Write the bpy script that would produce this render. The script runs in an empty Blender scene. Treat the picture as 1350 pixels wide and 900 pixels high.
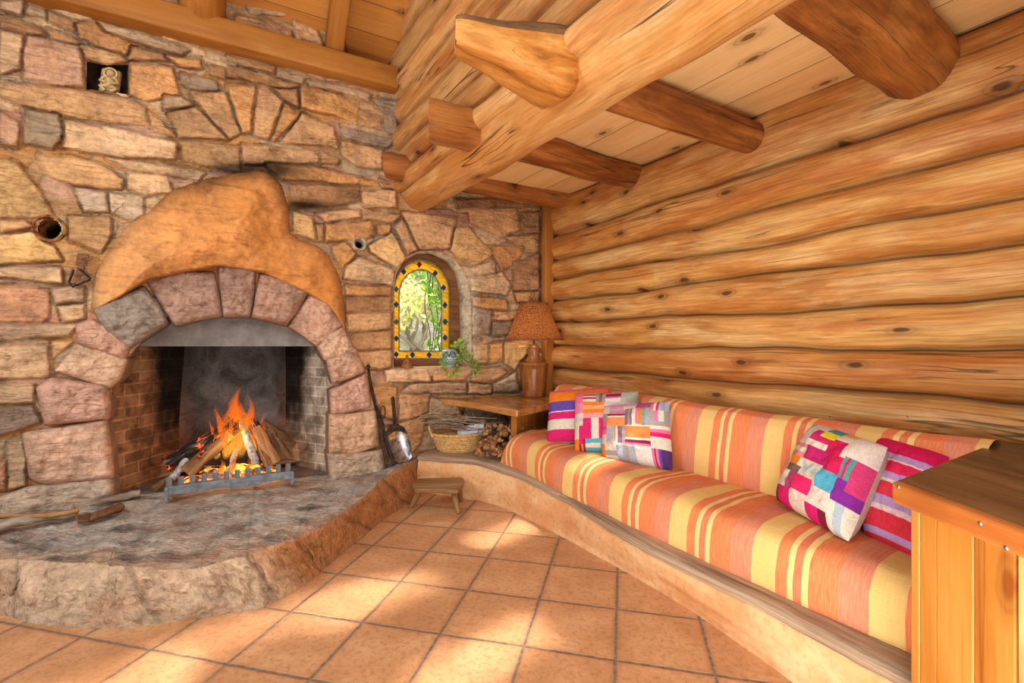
import bpy, math, random
import numpy as np
from mathutils import Vector, Matrix
random.seed(7)
RNG = np.random.RandomState(11)
SC = bpy.context.scene
COL = SC.collection
F = 625.0          # focal length in pixels of the 1350 px wide frame
H = 1.16           # eye height in metres

# ------------------------------------------------------------------ measuring
def V(*a): return Vector(a)
def at(px, py, d): return V((px-675)/F*d, d, H+(450-py)/F*d)
def on_z(px, py, z): return at(px, py, (H-z)*F/(py-450.0))
SU = V(1.8, 1, 0).normalized()                 # along the stone wall, to the right
SN = V(SU.y, -SU.x, 0)                         # out of the stone wall, into the room
SP = V(-.985, 3.60, 0)
LA = V(1, .627, 0).normalized()                # towards the log wall
LB = V(-LA.y, LA.x, 0)                         # along the log wall, towards the corner
WALL_D = 2.60
def on_stone(px, py, off=0.0):
    r = V((px-675)/F, 1, (450-py)/F)
    p0 = SP + SN*off
    t = (p0.x*SN.x+p0.y*SN.y)/(r.x*SN.x+r.y*SN.y)
    return V(r.x*t, r.y*t, H+r.z*t)
def on_dist(px, py, D):
    r = V((px-675)/F, 1, (450-py)/F)
    t = D/(r.x*LA.x+r.y*LA.y)
    return V(r.x*t, r.y*t, H+r.z*t)
def SW(s, z, off=0.0):
    p = SP+SU*s+SN*off
    return V(p.x, p.y, z)
def LW(dist, along, z):
    p = LA*dist+LB*along
    return V(p.x, p.y, z)
def lerp(a, b, t): return a+(b-a)*t

# ------------------------------------------------------------------ noise
def _h(i, j, k):
    n = (i*374761393+j*668265263+k*2147483647) & 0xffffffff
    n = ((n ^ (n >> 13))*1274126177) & 0xffffffff
    return ((n ^ (n >> 16)) & 0xffff)/65535.0
def vnoise(x, y, z=0.0):
    x = np.asarray(x, float); y = np.asarray(y, float); z = np.zeros_like(x)+z
    xi = np.floor(x).astype(np.int64); yi = np.floor(y).astype(np.int64); zi = np.floor(z).astype(np.int64)
    fx = x-xi; fy = y-yi; fz = z-zi
    fx = fx*fx*(3-2*fx); fy = fy*fy*(3-2*fy); fz = fz*fz*(3-2*fz)
    r = 0
    for a in (0, 1):
        for b in (0, 1):
            for c in (0, 1):
                r = r+_h(xi+a, yi+b, zi+c)*(fx if a else 1-fx)*(fy if b else 1-fy)*(fz if c else 1-fz)
    return r*2-1
def fbm(x, y, z=0.0, o=4):
    r = 0; a = 1.0; f = 1.0; t = 0
    for i in range(o):
        r = r+a*vnoise(np.asarray(x)*f+17.3*i, np.asarray(y)*f+5.1*i, np.asarray(z)*f+3.7*i); t += a; a *= .5; f *= 2.03
    return r/t
from mathutils import noise as MN
def n1(x, y=0.0, z=0.0, o=3): return MN.fractal((x+.37, y+.19, z+.53), .9, 2.03, o)*.8

# ------------------------------------------------------------------ colour
def lin(c):
    c = c/255.0
    return c/12.92 if c <= .04045 else ((c+.055)/1.055)**2.4
def rgb(*c): return (lin(c[0]), lin(c[1]), lin(c[2]), 1.0)
def rgbn(c): return np.array([lin(c[0]), lin(c[1]), lin(c[2])])

# ------------------------------------------------------------------ materials
class N:
    def __init__(self, name):
        self.m = bpy.data.materials.new(name); self.m.use_nodes = True
        self.t = self.m.node_tree; self.t.nodes.clear()
        self.out = self.n('ShaderNodeOutputMaterial')
    def n(self, k, **kw):
        o = self.t.nodes.new(k)
        for a, b in kw.items(): setattr(o, a, b)
        return o
    def l(self, a, b): self.t.links.new(a, b)
    def set(self, sock, v):
        if isinstance(v, bpy.types.NodeSocket): self.l(v, sock)
        else: sock.default_value = v
    def attr(self, name='gc', out='Vector'): return self.n('ShaderNodeAttribute', attribute_name=name).outputs[out]
    def mapv(self, v, sc, loc=(0, 0, 0)):
        o = self.n('ShaderNodeMapping'); self.l(v, o.inputs[0]); o.inputs['Scale'].default_value = sc; o.inputs['Location'].default_value = loc
        return o.outputs[0]
    def noise(self, v, scale, detail=4, rough=.55, dist=0.0, col=False):
        o = self.n('ShaderNodeTexNoise'); self.l(v, o.inputs['Vector'])
        o.inputs['Scale'].default_value = scale; o.inputs['Detail'].default_value = detail
        o.inputs['Roughness'].default_value = rough; o.inputs['Distortion'].default_value = dist
        return o.outputs['Color' if col else 'Fac']
    def vor(self, v, scale, feat='F1', out='Distance', rnd=1.0, dim='3D'):
        o = self.n('ShaderNodeTexVoronoi', feature=feat, voronoi_dimensions=dim); self.l(v, o.inputs['Vector'])
        o.inputs['Scale'].default_value = scale; o.inputs['Randomness'].default_value = rnd
        return o.outputs[out]
    def ramp(self, f, stops, interp='LINEAR'):
        o = self.n('ShaderNodeValToRGB'); r = o.color_ramp; r.interpolation = interp
        while len(r.elements) < len(stops): r.elements.new(.5)
        for e, (p, c) in zip(r.elements, stops):
            e.position = p; e.color = c if len(c) == 4 else (*c, 1)
        self.set(o.inputs[0], f)
        return o.outputs[0]
    def fr(self, f, a, b, va=0.0, vb=1.0):
        o = self.n('ShaderNodeMapRange'); self.set(o.inputs[0], f)
        o.inputs[1].default_value = a; o.inputs[2].default_value = b; o.inputs[3].default_value = va; o.inputs[4].default_value = vb
        return o.outputs[0]
    def mix(self, f, a, b, mode='MIX'):
        o = self.n('ShaderNodeMix', data_type='RGBA', blend_type=mode)
        self.set(o.inputs[0], f); self.set(o.inputs[6], a); self.set(o.inputs[7], b)
        return o.outputs[2]
    def math(self, op, a, b=0.0, c=0.0):
        o = self.n('ShaderNodeMath', operation=op)
        self.set(o.inputs[0], a); self.set(o.inputs[1], b); self.set(o.inputs[2], c)
        return o.outputs[0]
    def sep(self, v):
        o = self.n('ShaderNodeSeparateXYZ'); self.l(v, o.inputs[0]); return o.outputs
    def comb(self, x, y, z=0.0):
        o = self.n('ShaderNodeCombineXYZ'); self.set(o.inputs[0], x); self.set(o.inputs[1], y); self.set(o.inputs[2], z); return o.outputs[0]
    def bump(self, hgt, strength=.3, dist=.01, nrm=None):
        o = self.n('ShaderNodeBump'); self.l(hgt, o.inputs['Height']); o.inputs['Strength'].default_value = strength; o.inputs['Distance'].default_value = dist
        if nrm is not None: self.l(nrm, o.inputs['Normal'])
        return o.outputs[0]
    def pbr(self, col, rough=.7, metal=0.0, nrm=None, spec=.3, emit=None, es=0.0):
        o = self.n('ShaderNodeBsdfPrincipled'); self.set(o.inputs['Base Color'], col); self.set(o.inputs['Roughness'], rough)
        o.inputs['Metallic'].default_value = metal; o.inputs['Specular IOR Level'].default_value = spec
        if nrm is not None: self.l(nrm, o.inputs['Normal'])
        if emit is not None: self.set(o.inputs['Emission Color'], emit); self.set(o.inputs['Emission Strength'], es)
        return o.outputs[0]
    def done(self, sh):
        self.l(sh, self.out.inputs[0]); return self.m

def wood(name, dark, mid, light, alt=None, streak=(1.3, 11, 11), rough=.55, knots=.5, bump=.25, altamt=.8, knotcol=(70, 40, 20), fine=.25, plank=None, cracks=0.0, spec=.3, vary=False, patch=None):
    k = N(name); g = k.attr()
    a = k.noise(k.mapv(g, streak), 1.0, 7, .62, .9)
    col = k.ramp(a, [(.30, rgb(*dark)), (.47, rgb(*mid)), (.66, rgb(*light))])
    if alt:
        b = k.noise(k.mapv(g, (1.6, 4.5, 4.5), (3, 7, 1)), 1.0, 5, .6, .6)
        col = k.mix(k.fr(b, .47, .64, 0, altamt), col, rgb(*alt))
    if patch:
        b2 = k.noise(k.mapv(g, (1.3, 6, 6), (11, 2, 6)), 1.0, 6, .62, .8); col = k.mix(k.fr(b2, .49, .63, 0, .75), col, rgb(*patch))
        b3 = k.noise(k.mapv(g, (2.2, 20, 20), (1, 12, 3)), 1.0, 5, .6, .5); col = k.mix(k.fr(b3, .60, .72, 0, .7), col, rgb(*[c*.52 for c in dark]))
    f = k.noise(k.mapv(g, (4, 85, 85)), 1.0, 4, .6, .2)
    col = k.mix(k.fr(f, .35, .65, fine, 0), col, rgb(*[c*.45 for c in dark]))
    seam = None
    if plank:
        s = k.sep(g); q = k.math('DIVIDE', s[1], plank); fl = k.math('FLOOR', q); fx = k.math('SUBTRACT', q, fl)
        w = k.n('ShaderNodeTexWhiteNoise', noise_dimensions='1D'); k.l(fl, w.inputs['W'])
        col = k.mix(.38, col, k.ramp(w.outputs['Value'], [(0, rgb(*dark)), (.5, rgb(*mid)), (1, rgb(*light))]))
        e = k.math('MINIMUM', fx, k.math('SUBTRACT', 1.0, fx))
        seam = k.fr(e, .004, .014, 0, 1)
        col = k.mix(seam, rgb(*[c*.35 for c in dark]), col)
    if knots > 0:
        kv = k.mapv(g, (2.1, 4.6, 4.6), (.3, .7, 0))
        nd = k.n('ShaderNodeVectorMath', operation='ADD'); k.l(kv, nd.inputs[0])
        sc = k.n('ShaderNodeVectorMath', operation='SCALE'); k.l(k.noise(k.mapv(g, (9, 9, 9)), 1.0, 2, .5, 0, True), sc.inputs[0]); sc.inputs['Scale'].default_value = .12
        k.l(sc.outputs[0], nd.inputs[1])
        d = k.vor(nd.outputs[0], 1.0, dim='2D'); c = k.sep(k.vor(nd.outputs[0], 1.0, 'F1', 'Color', dim='2D'))[0]
        on = k.math('GREATER_THAN', c, 1.0-knots)
        halo = k.math('MULTIPLY', k.fr(d, .05, .24, .6, 0), on)
        col = k.mix(halo, col, rgb(*[x*.8 for x in dark]))
        core = k.math('MULTIPLY', k.fr(d, .05, .085, .85, 0), on)
        col = k.mix(core, col, rgb(*knotcol))
        rg = k.math('MULTIPLY', k.math('MULTIPLY', k.fr(k.math('ABSOLUTE', k.math('SUBTRACT', d, .12)), .0, .022, .55, 0), on), k.fr(a, .4, .6, 1, .3)); col = k.mix(rg, col, rgb(*knotcol))
    hgt = k.math('ADD', k.math('MULTIPLY', a, .8), k.math('MULTIPLY', f, .5))
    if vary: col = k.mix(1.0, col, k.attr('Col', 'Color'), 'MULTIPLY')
    if cracks > 0:
        cr = k.noise(k.mapv(g, (.16, 10, 10), (5, 2, 8)), 1.0, 2, .5, .15)
        ce = k.math('ABSOLUTE', k.math('SUBTRACT', cr, .5)); cm = k.math('MULTIPLY', k.fr(ce, .0015, .007, cracks, 0), k.fr(k.noise(k.mapv(g, (1.2, 3, 3), (9, 1, 4)), 1.0, 2), .47, .56, 0, 1))
        col = k.mix(cm, col, rgb(*[x*.3 for x in dark])); hgt = k.math('SUBTRACT', hgt, k.math('MULTIPLY', cm, .8))
    if seam is not None: hgt = k.math('ADD', hgt, k.math('MULTIPLY', seam, 1.5))
    return k.done(k.pbr(col, rough, 0, k.bump(hgt, bump, .006), spec))

def stone_mat(name, sc=1.0, bump=.6, tint=None, amt=.35, crk=.4):
    k = N(name); c = k.attr('Col', 'Color'); g = k.attr()
    a = k.noise(g, 9*sc, 8, .68, .4); b = k.noise(g, 38*sc, 6, .65)
    lay = k.noise(k.mapv(g, (6, 34, 6)), 1.0*sc, 5, .6, 1.2)
    v = k.ramp(a, [(.28, (.46, .41, .37)), (.46, (.98, .96, .94)), (.70, (1.26, 1.26, 1.25))])
    col = k.mix(1.0, c, v, 'MULTIPLY')
    col = k.mix(.55, col, k.mix(1.0, col, k.ramp(b, [(.3, (.55, .5, .46)), (.5, (1, 1, 1)), (.7, (1.25, 1.22, 1.18))]), 'MULTIPLY'))
    col = k.mix(k.fr(lay, .34, .46, .6, 0), col, k.mix(1.0, col, (.5, .42, .36, 1), 'MULTIPLY'))
    ck = k.noise(k.mapv(g, (2.2, 9, 4), (3, 1, 2)), 1.0*sc, 3, .5, .3); cw = k.fr(k.math('ABSOLUTE', k.math('SUBTRACT', ck, .5)), .001, .008, 1, 0); cw = k.math('MULTIPLY', cw, k.fr(k.noise(g, 4, 2), .52, .62, 0, crk)); col = k.mix(cw, col, k.mix(1.0, col, (.3, .24, .2, 1), 'MULTIPLY'))
    if tint:
        t = k.noise(g, 3.1*sc, 4, .6, .5)
        col = k.mix(k.fr(t, .5, .66, 0, amt), col, rgb(*tint))
    hgt = k.math('ADD', k.math('ADD', k.math('MULTIPLY', a, 1.0), k.math('MULTIPLY', b, .45)), k.math('MULTIPLY', lay, .8))
    hgt = k.math('SUBTRACT', hgt, k.math('MULTIPLY', cw, .5))
    return k.done(k.pbr(col, .88, 0, k.bump(hgt, bump, .026), .2))

def plaster_mat():
    k = N('bench_plaster'); c = k.attr('Col', 'Color'); g = k.attr(); a = k.noise(g, 6, 6, .62, .5); b = k.noise(g, 2.6, 3, .6); d = k.noise(g, 40, 4, .6)
    col = k.mix(k.fr(a, .42, .6, 0, .55), c, rgb(236, 198, 152)); col = k.mix(k.fr(b, .46, .62, 0, .5), col, rgb(202, 132, 80)); col = k.mix(k.fr(d, .35, .5, .25, 0), col, rgb(150, 100, 66))
    return k.done(k.pbr(col, .85, 0, k.bump(k.math('ADD', a, k.math('MULTIPLY', d, .4)), .4, .01), .2))
def plain(name, c, rough=.6, metal=0.0, var=.15, nsc=25, bump=.1, spec=.3, c2=None):
    k = N(name); o = k.n('ShaderNodeTexCoord').outputs['Object']
    a = k.noise(o, nsc, 5, .6, .2)
    c2 = c2 or [x*(1-var*2) for x in c]
    col = k.ramp(a, [(.35, rgb(*c2)), (.62, rgb(*c))])
    return k.done(k.pbr(col, rough, metal, k.bump(a, bump, .004), spec))

def attr_mat(name, rough=.8, weave=350, bump=.25, var=.3):
    k = N(name); c = k.attr('Col', 'Color'); g = k.attr()
    a = k.noise(k.mapv(g, (1, 1, 1)), weave, 2, .5); b = k.noise(g, 60, 3, .6)
    col = k.mix(var, c, k.mix(1.0, c, k.ramp(a, [(.3, (.55, .55, .55)), (.7, (1.3, 1.3, 1.3))]), 'MULTIPLY'))
    col = k.mix(var, col, k.mix(1.0, col, k.ramp(b, [(.3, (.7, .7, .7)), (.7, (1.15, 1.15, 1.15))]), 'MULTIPLY'))
    return k.done(k.pbr(col, rough, 0, k.bump(a, bump, .003), .15))

# ------------------------------------------------------------------ mesh builder
class MB:
    def __init__(s): s.v = []; s.f = []; s.g = []; s.c = []; s.mi = []; s.fc = []
    def add(s, vs, fs, gc=None, mi=0, col=None, fcol=None):
        b = len(s.v); s.v += [Vector(p) for p in vs]
        s.g += [tuple(q) for q in (gc if gc is not None else [(p[0], p[1], p[2]) for p in vs])]
        s.c += (list(col) if col is not None else [(1, 1, 1)]*len(vs))
        for i, f in enumerate(fs):
            s.f.append(tuple(b+j for j in f)); s.mi.append(mi if isinstance(mi, int) else mi[i])
            s.fc.append(fcol[i] if fcol is not None else None)
        return s
    def tube(s, pts, rad, n=12, mi=0, capmi=None, seed=0, rough=0.0, flat=1.0, up=None, cap=True, caps=(True, True), col=None):
        pts = [Vector(p) for p in pts]; m = len(pts)
        if not hasattr(rad, '__len__'): rad = [rad]*m
        L = 0; rows = []; gc = []; prev = None; frames = []
        for i in range(m):
            t = (pts[min(i+1, m-1)]-pts[max(i-1, 0)]).normalized()
            if prev is None:
                u = up or (V(0, 0, 1) if abs(t.z) < .9 else V(1, 0, 0))
                x = t.cross(u).normalized()
            else: x = (prev-t*prev.dot(t)).normalized()
            y = t.cross(x).normalized(); prev = x; frames.append((x, y, t))
            if i: L += (pts[i]-pts[i-1]).length
            for j in range(n):
                a = 2*math.pi*j/n; r = rad[i]
                if rough: r *= 1+rough*n1(math.cos(a)*1.3+seed*3.1, math.sin(a)*1.3, L*3.0/max(.05, 4*rad[i])*.25+seed, 2)
                rows.append(pts[i]+x*math.cos(a)*r+y*math.sin(a)*r*flat); gc.append((L+seed*1.7, math.cos(a)*r+seed, math.sin(a)*r+seed*.37))
        fs = []
        for i in range(m-1):
            for j in range(n):
                k = (j+1) % n; fs.append((i*n+j, i*n+k, (i+1)*n+k, (i+1)*n+j))
        s.add(rows, fs, gc, mi, None if col is None else [col]*len(rows))
        if cap:
            for e, ok in ((0, caps[0]), (m-1, caps[1])):
                if not ok or rad[e] < 1e-4: continue
                ring = rows[e*n:(e+1)*n]; c = sum(ring, V(0, 0, 0))/n
                g = [((q-c).length*.2+seed, (q-c).dot(frames[e][0])+seed, (q-c).dot(frames[e][1])) for q in ring]+[(seed, seed, 0)]
                fs = [((j+1) % n, j, n) if e == 0 else (j, (j+1) % n, n) for j in range(n)]
                s.add(ring+[c], fs, g, mi if capmi is None else capmi, None if col is None else [col]*(n+1))
        return s
    def box(s, c, ax, ay, az, sx, sy, sz, mi=0, seed=0.0, col=None):
        c = Vector(c); ax, ay, az = [Vector(q).normalized() for q in (ax, ay, az)]
        vs = []; gc = []
        for k in (-1, 1):
            for j in (-1, 1):
                for i in (-1, 1):
                    vs.append(c+ax*i*sx/2+ay*j*sy/2+az*k*sz/2); gc.append((i*sx/2+seed*1.3, j*sy/2+seed, k*sz/2+seed*.7))
        s.add(vs, [(0, 2, 3, 1), (4, 5, 7, 6), (0, 1, 5, 4), (2, 6, 7, 3), (0, 4, 6, 2), (1, 3, 7, 5)], gc, mi, None if col is None else [col]*8)
        return s
    def prism(s, poly, z0, z1, mi=0, gx=None, seed=0.0):
        n = len(poly); gx = (gx or V(1, 0, 0)).normalized(); gy = V(-gx.y, gx.x, 0)
        vs = [V(p[0], p[1], z0) for p in poly]+[V(p[0], p[1], z1) for p in poly]
        gc = [(p.dot(gx)+seed, p.dot(gy)+seed, p.z) for p in vs]
        fs = [tuple(range(n-1, -1, -1)), tuple(range(n, 2*n))]+[(i, (i+1) % n, n+(i+1) % n, n+i) for i in range(n)]
        s.add(vs, fs, gc, mi); return s
    def lathe(s, c, prof, n=32, mi=0, sx=1.0, sy=1.0, axis=None, rot=0.0, closed=False, gs=1.0):
        c = Vector(c); vs = []; gc = []; L = 0
        ca, sa = math.cos(rot), math.sin(rot)
        for i, (r, z) in enumerate(prof):
            if i: L += math.hypot(r-prof[i-1][0], z-prof[i-1][1])
            for j in range(n):
                a = 2*math.pi*j/n; x = r*math.cos(a)*sx; y = r*math.sin(a)*sy
                q = V(x*ca-y*sa, x*sa+y*ca, z)
                if axis is not None: q = axis @ q
                vs.append(c+q); gc.append((z, r*math.cos(a), r*math.sin(a)))
        fs = []
        for i in range(len(prof)-1):
            for j in range(n):
                k = (j+1) % n; fs.append((i*n+j, i*n+k, (i+1)*n+k, (i+1)*n+j))
        s.add(vs, fs, gc, mi); return s
    def grid(s, nu, nv, fn, gfn=None, mi=0, cfn=None, fcfn=None, skip=None):
        vs = []; gc = []; cs = []
        for j in range(nv+1):
            for i in range(nu+1):
                p = Vector(fn(i/nu, j/nv)); vs.append(p); gc.append(gfn(i/nu, j/nv) if gfn else tuple(p)); cs.append(cfn(i/nu, j/nv) if cfn else (1, 1, 1))
        fs = []; fc = []
        for j in range(nv):
            for i in range(nu):
                if skip and skip((i+.5)/nu, (j+.5)/nv): continue
                a = j*(nu+1)+i; fs.append((a, a+1, a+nu+2, a+nu+1)); fc.append(fcfn((i+.5)/nu, (j+.5)/nv) if fcfn else None)
        s.add(vs, fs, gc, mi, cs, fc if fcfn else None); return s

WLOC = {}
def build(name, mb, mats, parent=None, smooth=True, bevel=0.0, origin=None, bseg=2, subd=0):
    me = bpy.data.meshes.new(name)
    lo = V(*[min(p[i] for p in mb.v) for i in range(3)]); hi = V(*[max(p[i] for p in mb.v) for i in range(3)])
    org = Vector(origin) if origin is not None else V((lo.x+hi.x)/2, (lo.y+hi.y)/2, lo.z)
    me.from_pydata([tuple(p-org) for p in mb.v], [], mb.f)
    a = me.attributes.new('gc', 'FLOAT_VECTOR', 'POINT'); a.data.foreach_set('vector', np.array(mb.g, dtype=np.float32).ravel())
    if mb.fc and mb.fc[0] is not None:
        a = me.attributes.new('Col', 'FLOAT_COLOR', 'CORNER')
        out = []
        for f, c in zip(mb.f, mb.fc): out += [(*(c or (1, 1, 1)), 1.0)]*len(f)
        a.data.foreach_set('color', np.array(out, dtype=np.float32).ravel())
    else:
        a = me.attributes.new('Col', 'FLOAT_COLOR', 'POINT')
        a.data.foreach_set('color', np.array([(*c, 1.0) for c in mb.c], dtype=np.float32).ravel())
    if not isinstance(mats, (list, tuple)): mats = [mats]
    for m in mats: me.materials.append(m)
    me.polygons.foreach_set('material_index', np.array(mb.mi, dtype=np.int32))
    me.polygons.foreach_set('use_smooth', np.array([smooth]*len(mb.f), dtype=bool))
    me.update()
    o = bpy.data.objects.new(name, me); COL.objects.link(o)
    if parent is not None:
        o.parent = parent; o.location = org-WLOC[parent.name]
    else: o.location = org
    WLOC[o.name] = org
    if bevel > 0:
        b = o.modifiers.new('bevel', 'BEVEL'); b.width = bevel; b.segments = bseg; b.limit_method = 'ANGLE'; b.angle_limit = math.radians(40)
    if subd:
        b = o.modifiers.new('subd', 'SUBSURF'); b.levels = subd; b.render_levels = subd
    return o
def thing(name, loc, label, cat, group=None):
    o = bpy.data.objects.new(name, None); COL.objects.link(o); o.location = Vector(loc); o.empty_display_size = .1
    WLOC[o.name] = Vector(loc)
    return tag(o, label, cat, group)
def tag(o, label, cat, group=None, kind=None):
    o['label'] = label; o['category'] = cat
    if group: o['group'] = group
    if kind: o['kind'] = kind
    return o
def struct(o, label=None, cat=None):
    o['kind'] = 'structure'
    if label: o['label'] = label
    if cat: o['category'] = cat
    return o
def spline(pts, n):
    """Catmull-Rom through the points, n samples."""
    P = [Vector(p) for p in pts]; P = [P[0]*2-P[1]]+P+[P[-1]*2-P[-2]]; m = len(P)-3; out = []
    for i in range(n):
        t = i/(n-1)*m; k = min(int(t), m-1); t -= k
        a, b, c, d = P[k:k+4]
        out.append(.5*((2*b)+(c-a)*t+(2*a-5*b+4*c-d)*t*t+(3*b-a-3*c+d)*t**3))
    return out

# ------------------------------------------------------------------ shared materials
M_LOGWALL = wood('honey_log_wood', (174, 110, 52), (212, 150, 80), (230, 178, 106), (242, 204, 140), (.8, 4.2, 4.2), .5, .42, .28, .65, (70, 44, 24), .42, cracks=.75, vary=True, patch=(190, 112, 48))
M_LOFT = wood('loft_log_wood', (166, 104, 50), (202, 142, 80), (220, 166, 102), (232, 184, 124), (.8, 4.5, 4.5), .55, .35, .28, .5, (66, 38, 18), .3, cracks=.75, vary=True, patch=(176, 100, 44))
M_BEAM = wood('beam_wood', (176, 110, 50), (210, 146, 78), (226, 170, 104), (238, 194, 130), (.7, 5, 5), .5, .3, .25, .6, (80, 46, 20), .25, cracks=.9, patch=(196, 122, 52))
M_JOIST = wood('dark_joist_wood', (122, 66, 26), (166, 98, 42), (194, 126, 60), (204, 140, 74), (1.0, 6, 6), .5, .4, .3, .5, (60, 30, 12), .35, cracks=.8, patch=(120, 62, 24))
M_PLANK = wood('ceiling_plank_wood', (224, 168, 104), (240, 194, 130), (248, 210, 152), None, (.9, 9, 3), .5, .42, .12, .5, (110, 66, 34), .12, plank=.27)
M_ROOF = wood('roof_plank_wood', (160, 94, 34), (192, 124, 52), (210, 144, 70), None, (.9, 14, 3), .55, .2, .12, .5, (80, 44, 20), .12, plank=.2)
M_TIMBER = wood('timber_wood', (138, 80, 28), (172, 108, 42), (190, 128, 58), None, (1, 7, 7), .55, .15, .15, .5, (90, 50, 20), .15)
M_ENDGRAIN = wood('cut_wood_end', (176, 112, 48), (214, 152, 80), (230, 176, 104), None, (30, 14, 14), .6, 0, .15)
M_PINE = wood('varnished_pine', (150, 82, 26), (186, 118, 46), (200, 138, 66), None, (.8, 5.5, 5.5), .3, .4, .1, .5, (130, 66, 22), .16, spec=.4, cracks=.3)
M_PINE2 = wood('orange_pine_edge', (150, 76, 28), (176, 100, 44), (190, 118, 58), None, (1.0, 9, 9), .28, .1, .08, .5, (120, 60, 20), .1, spec=.5)
M_DARKTOP = wood('dark_oak_top', (50, 30, 16), (104, 68, 40), (140, 98, 62), None, (.8, 8, 8), .3, .15, .25, .5, (50, 26, 10), .4, spec=.4, cracks=.9)
M_STOOLW = wood('stool_wood', (92, 62, 34), (136, 98, 58), (164, 122, 78), None, (2, 20, 20), .45, .1, .15)
M_TABLE = wood('table_wood', (128, 76, 34), (176, 114, 56), (206, 150, 90), None, (1.5, 9, 9), .22, .15, .08, .5, (80, 44, 18), .15, spec=.6)
M_TURNED = wood('turned_lamp_wood', (104, 56, 22), (150, 88, 40), (178, 114, 58), None, (2, 14, 14), .3, .1, .1, spec=.5)
M_LEDGE = wood('weathered_ledge_wood', (124, 100, 80), (172, 142, 114), (204, 174, 142), None, (1.6, 22, 22), .8, .1, .5, .5, (70, 56, 44), .4, cracks=.5)
M_STONE = stone_mat('wall_stone', 1.0, 1.0)
M_ARCH = stone_mat('arch_stone_pink', 1.1, .9)
M_HEARTH = stone_mat('hearth_stone', 1.2, 1.2, (186, 126, 92), .4, 0.0)
M_PLASTER = plaster_mat()
M_CLAY = stone_mat('clay_hood', .6, .4, (214, 140, 62), .5)
M_IRON = plain('black_iron', (62, 56, 52), .55, .7, .3, 30, .2)
M_STEEL = plain('worn_steel', (190, 194, 200), .32, .9, .25, 18, .1, c2=(110, 96, 86))
M_GRATE = plain('grey_cast_iron', (136, 142, 150), .5, .3, .12, 18, .1)
M_RUST = plain('rusty_brown_leather', (138, 84, 46), .6, 0, .3, 40, .2)
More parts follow.
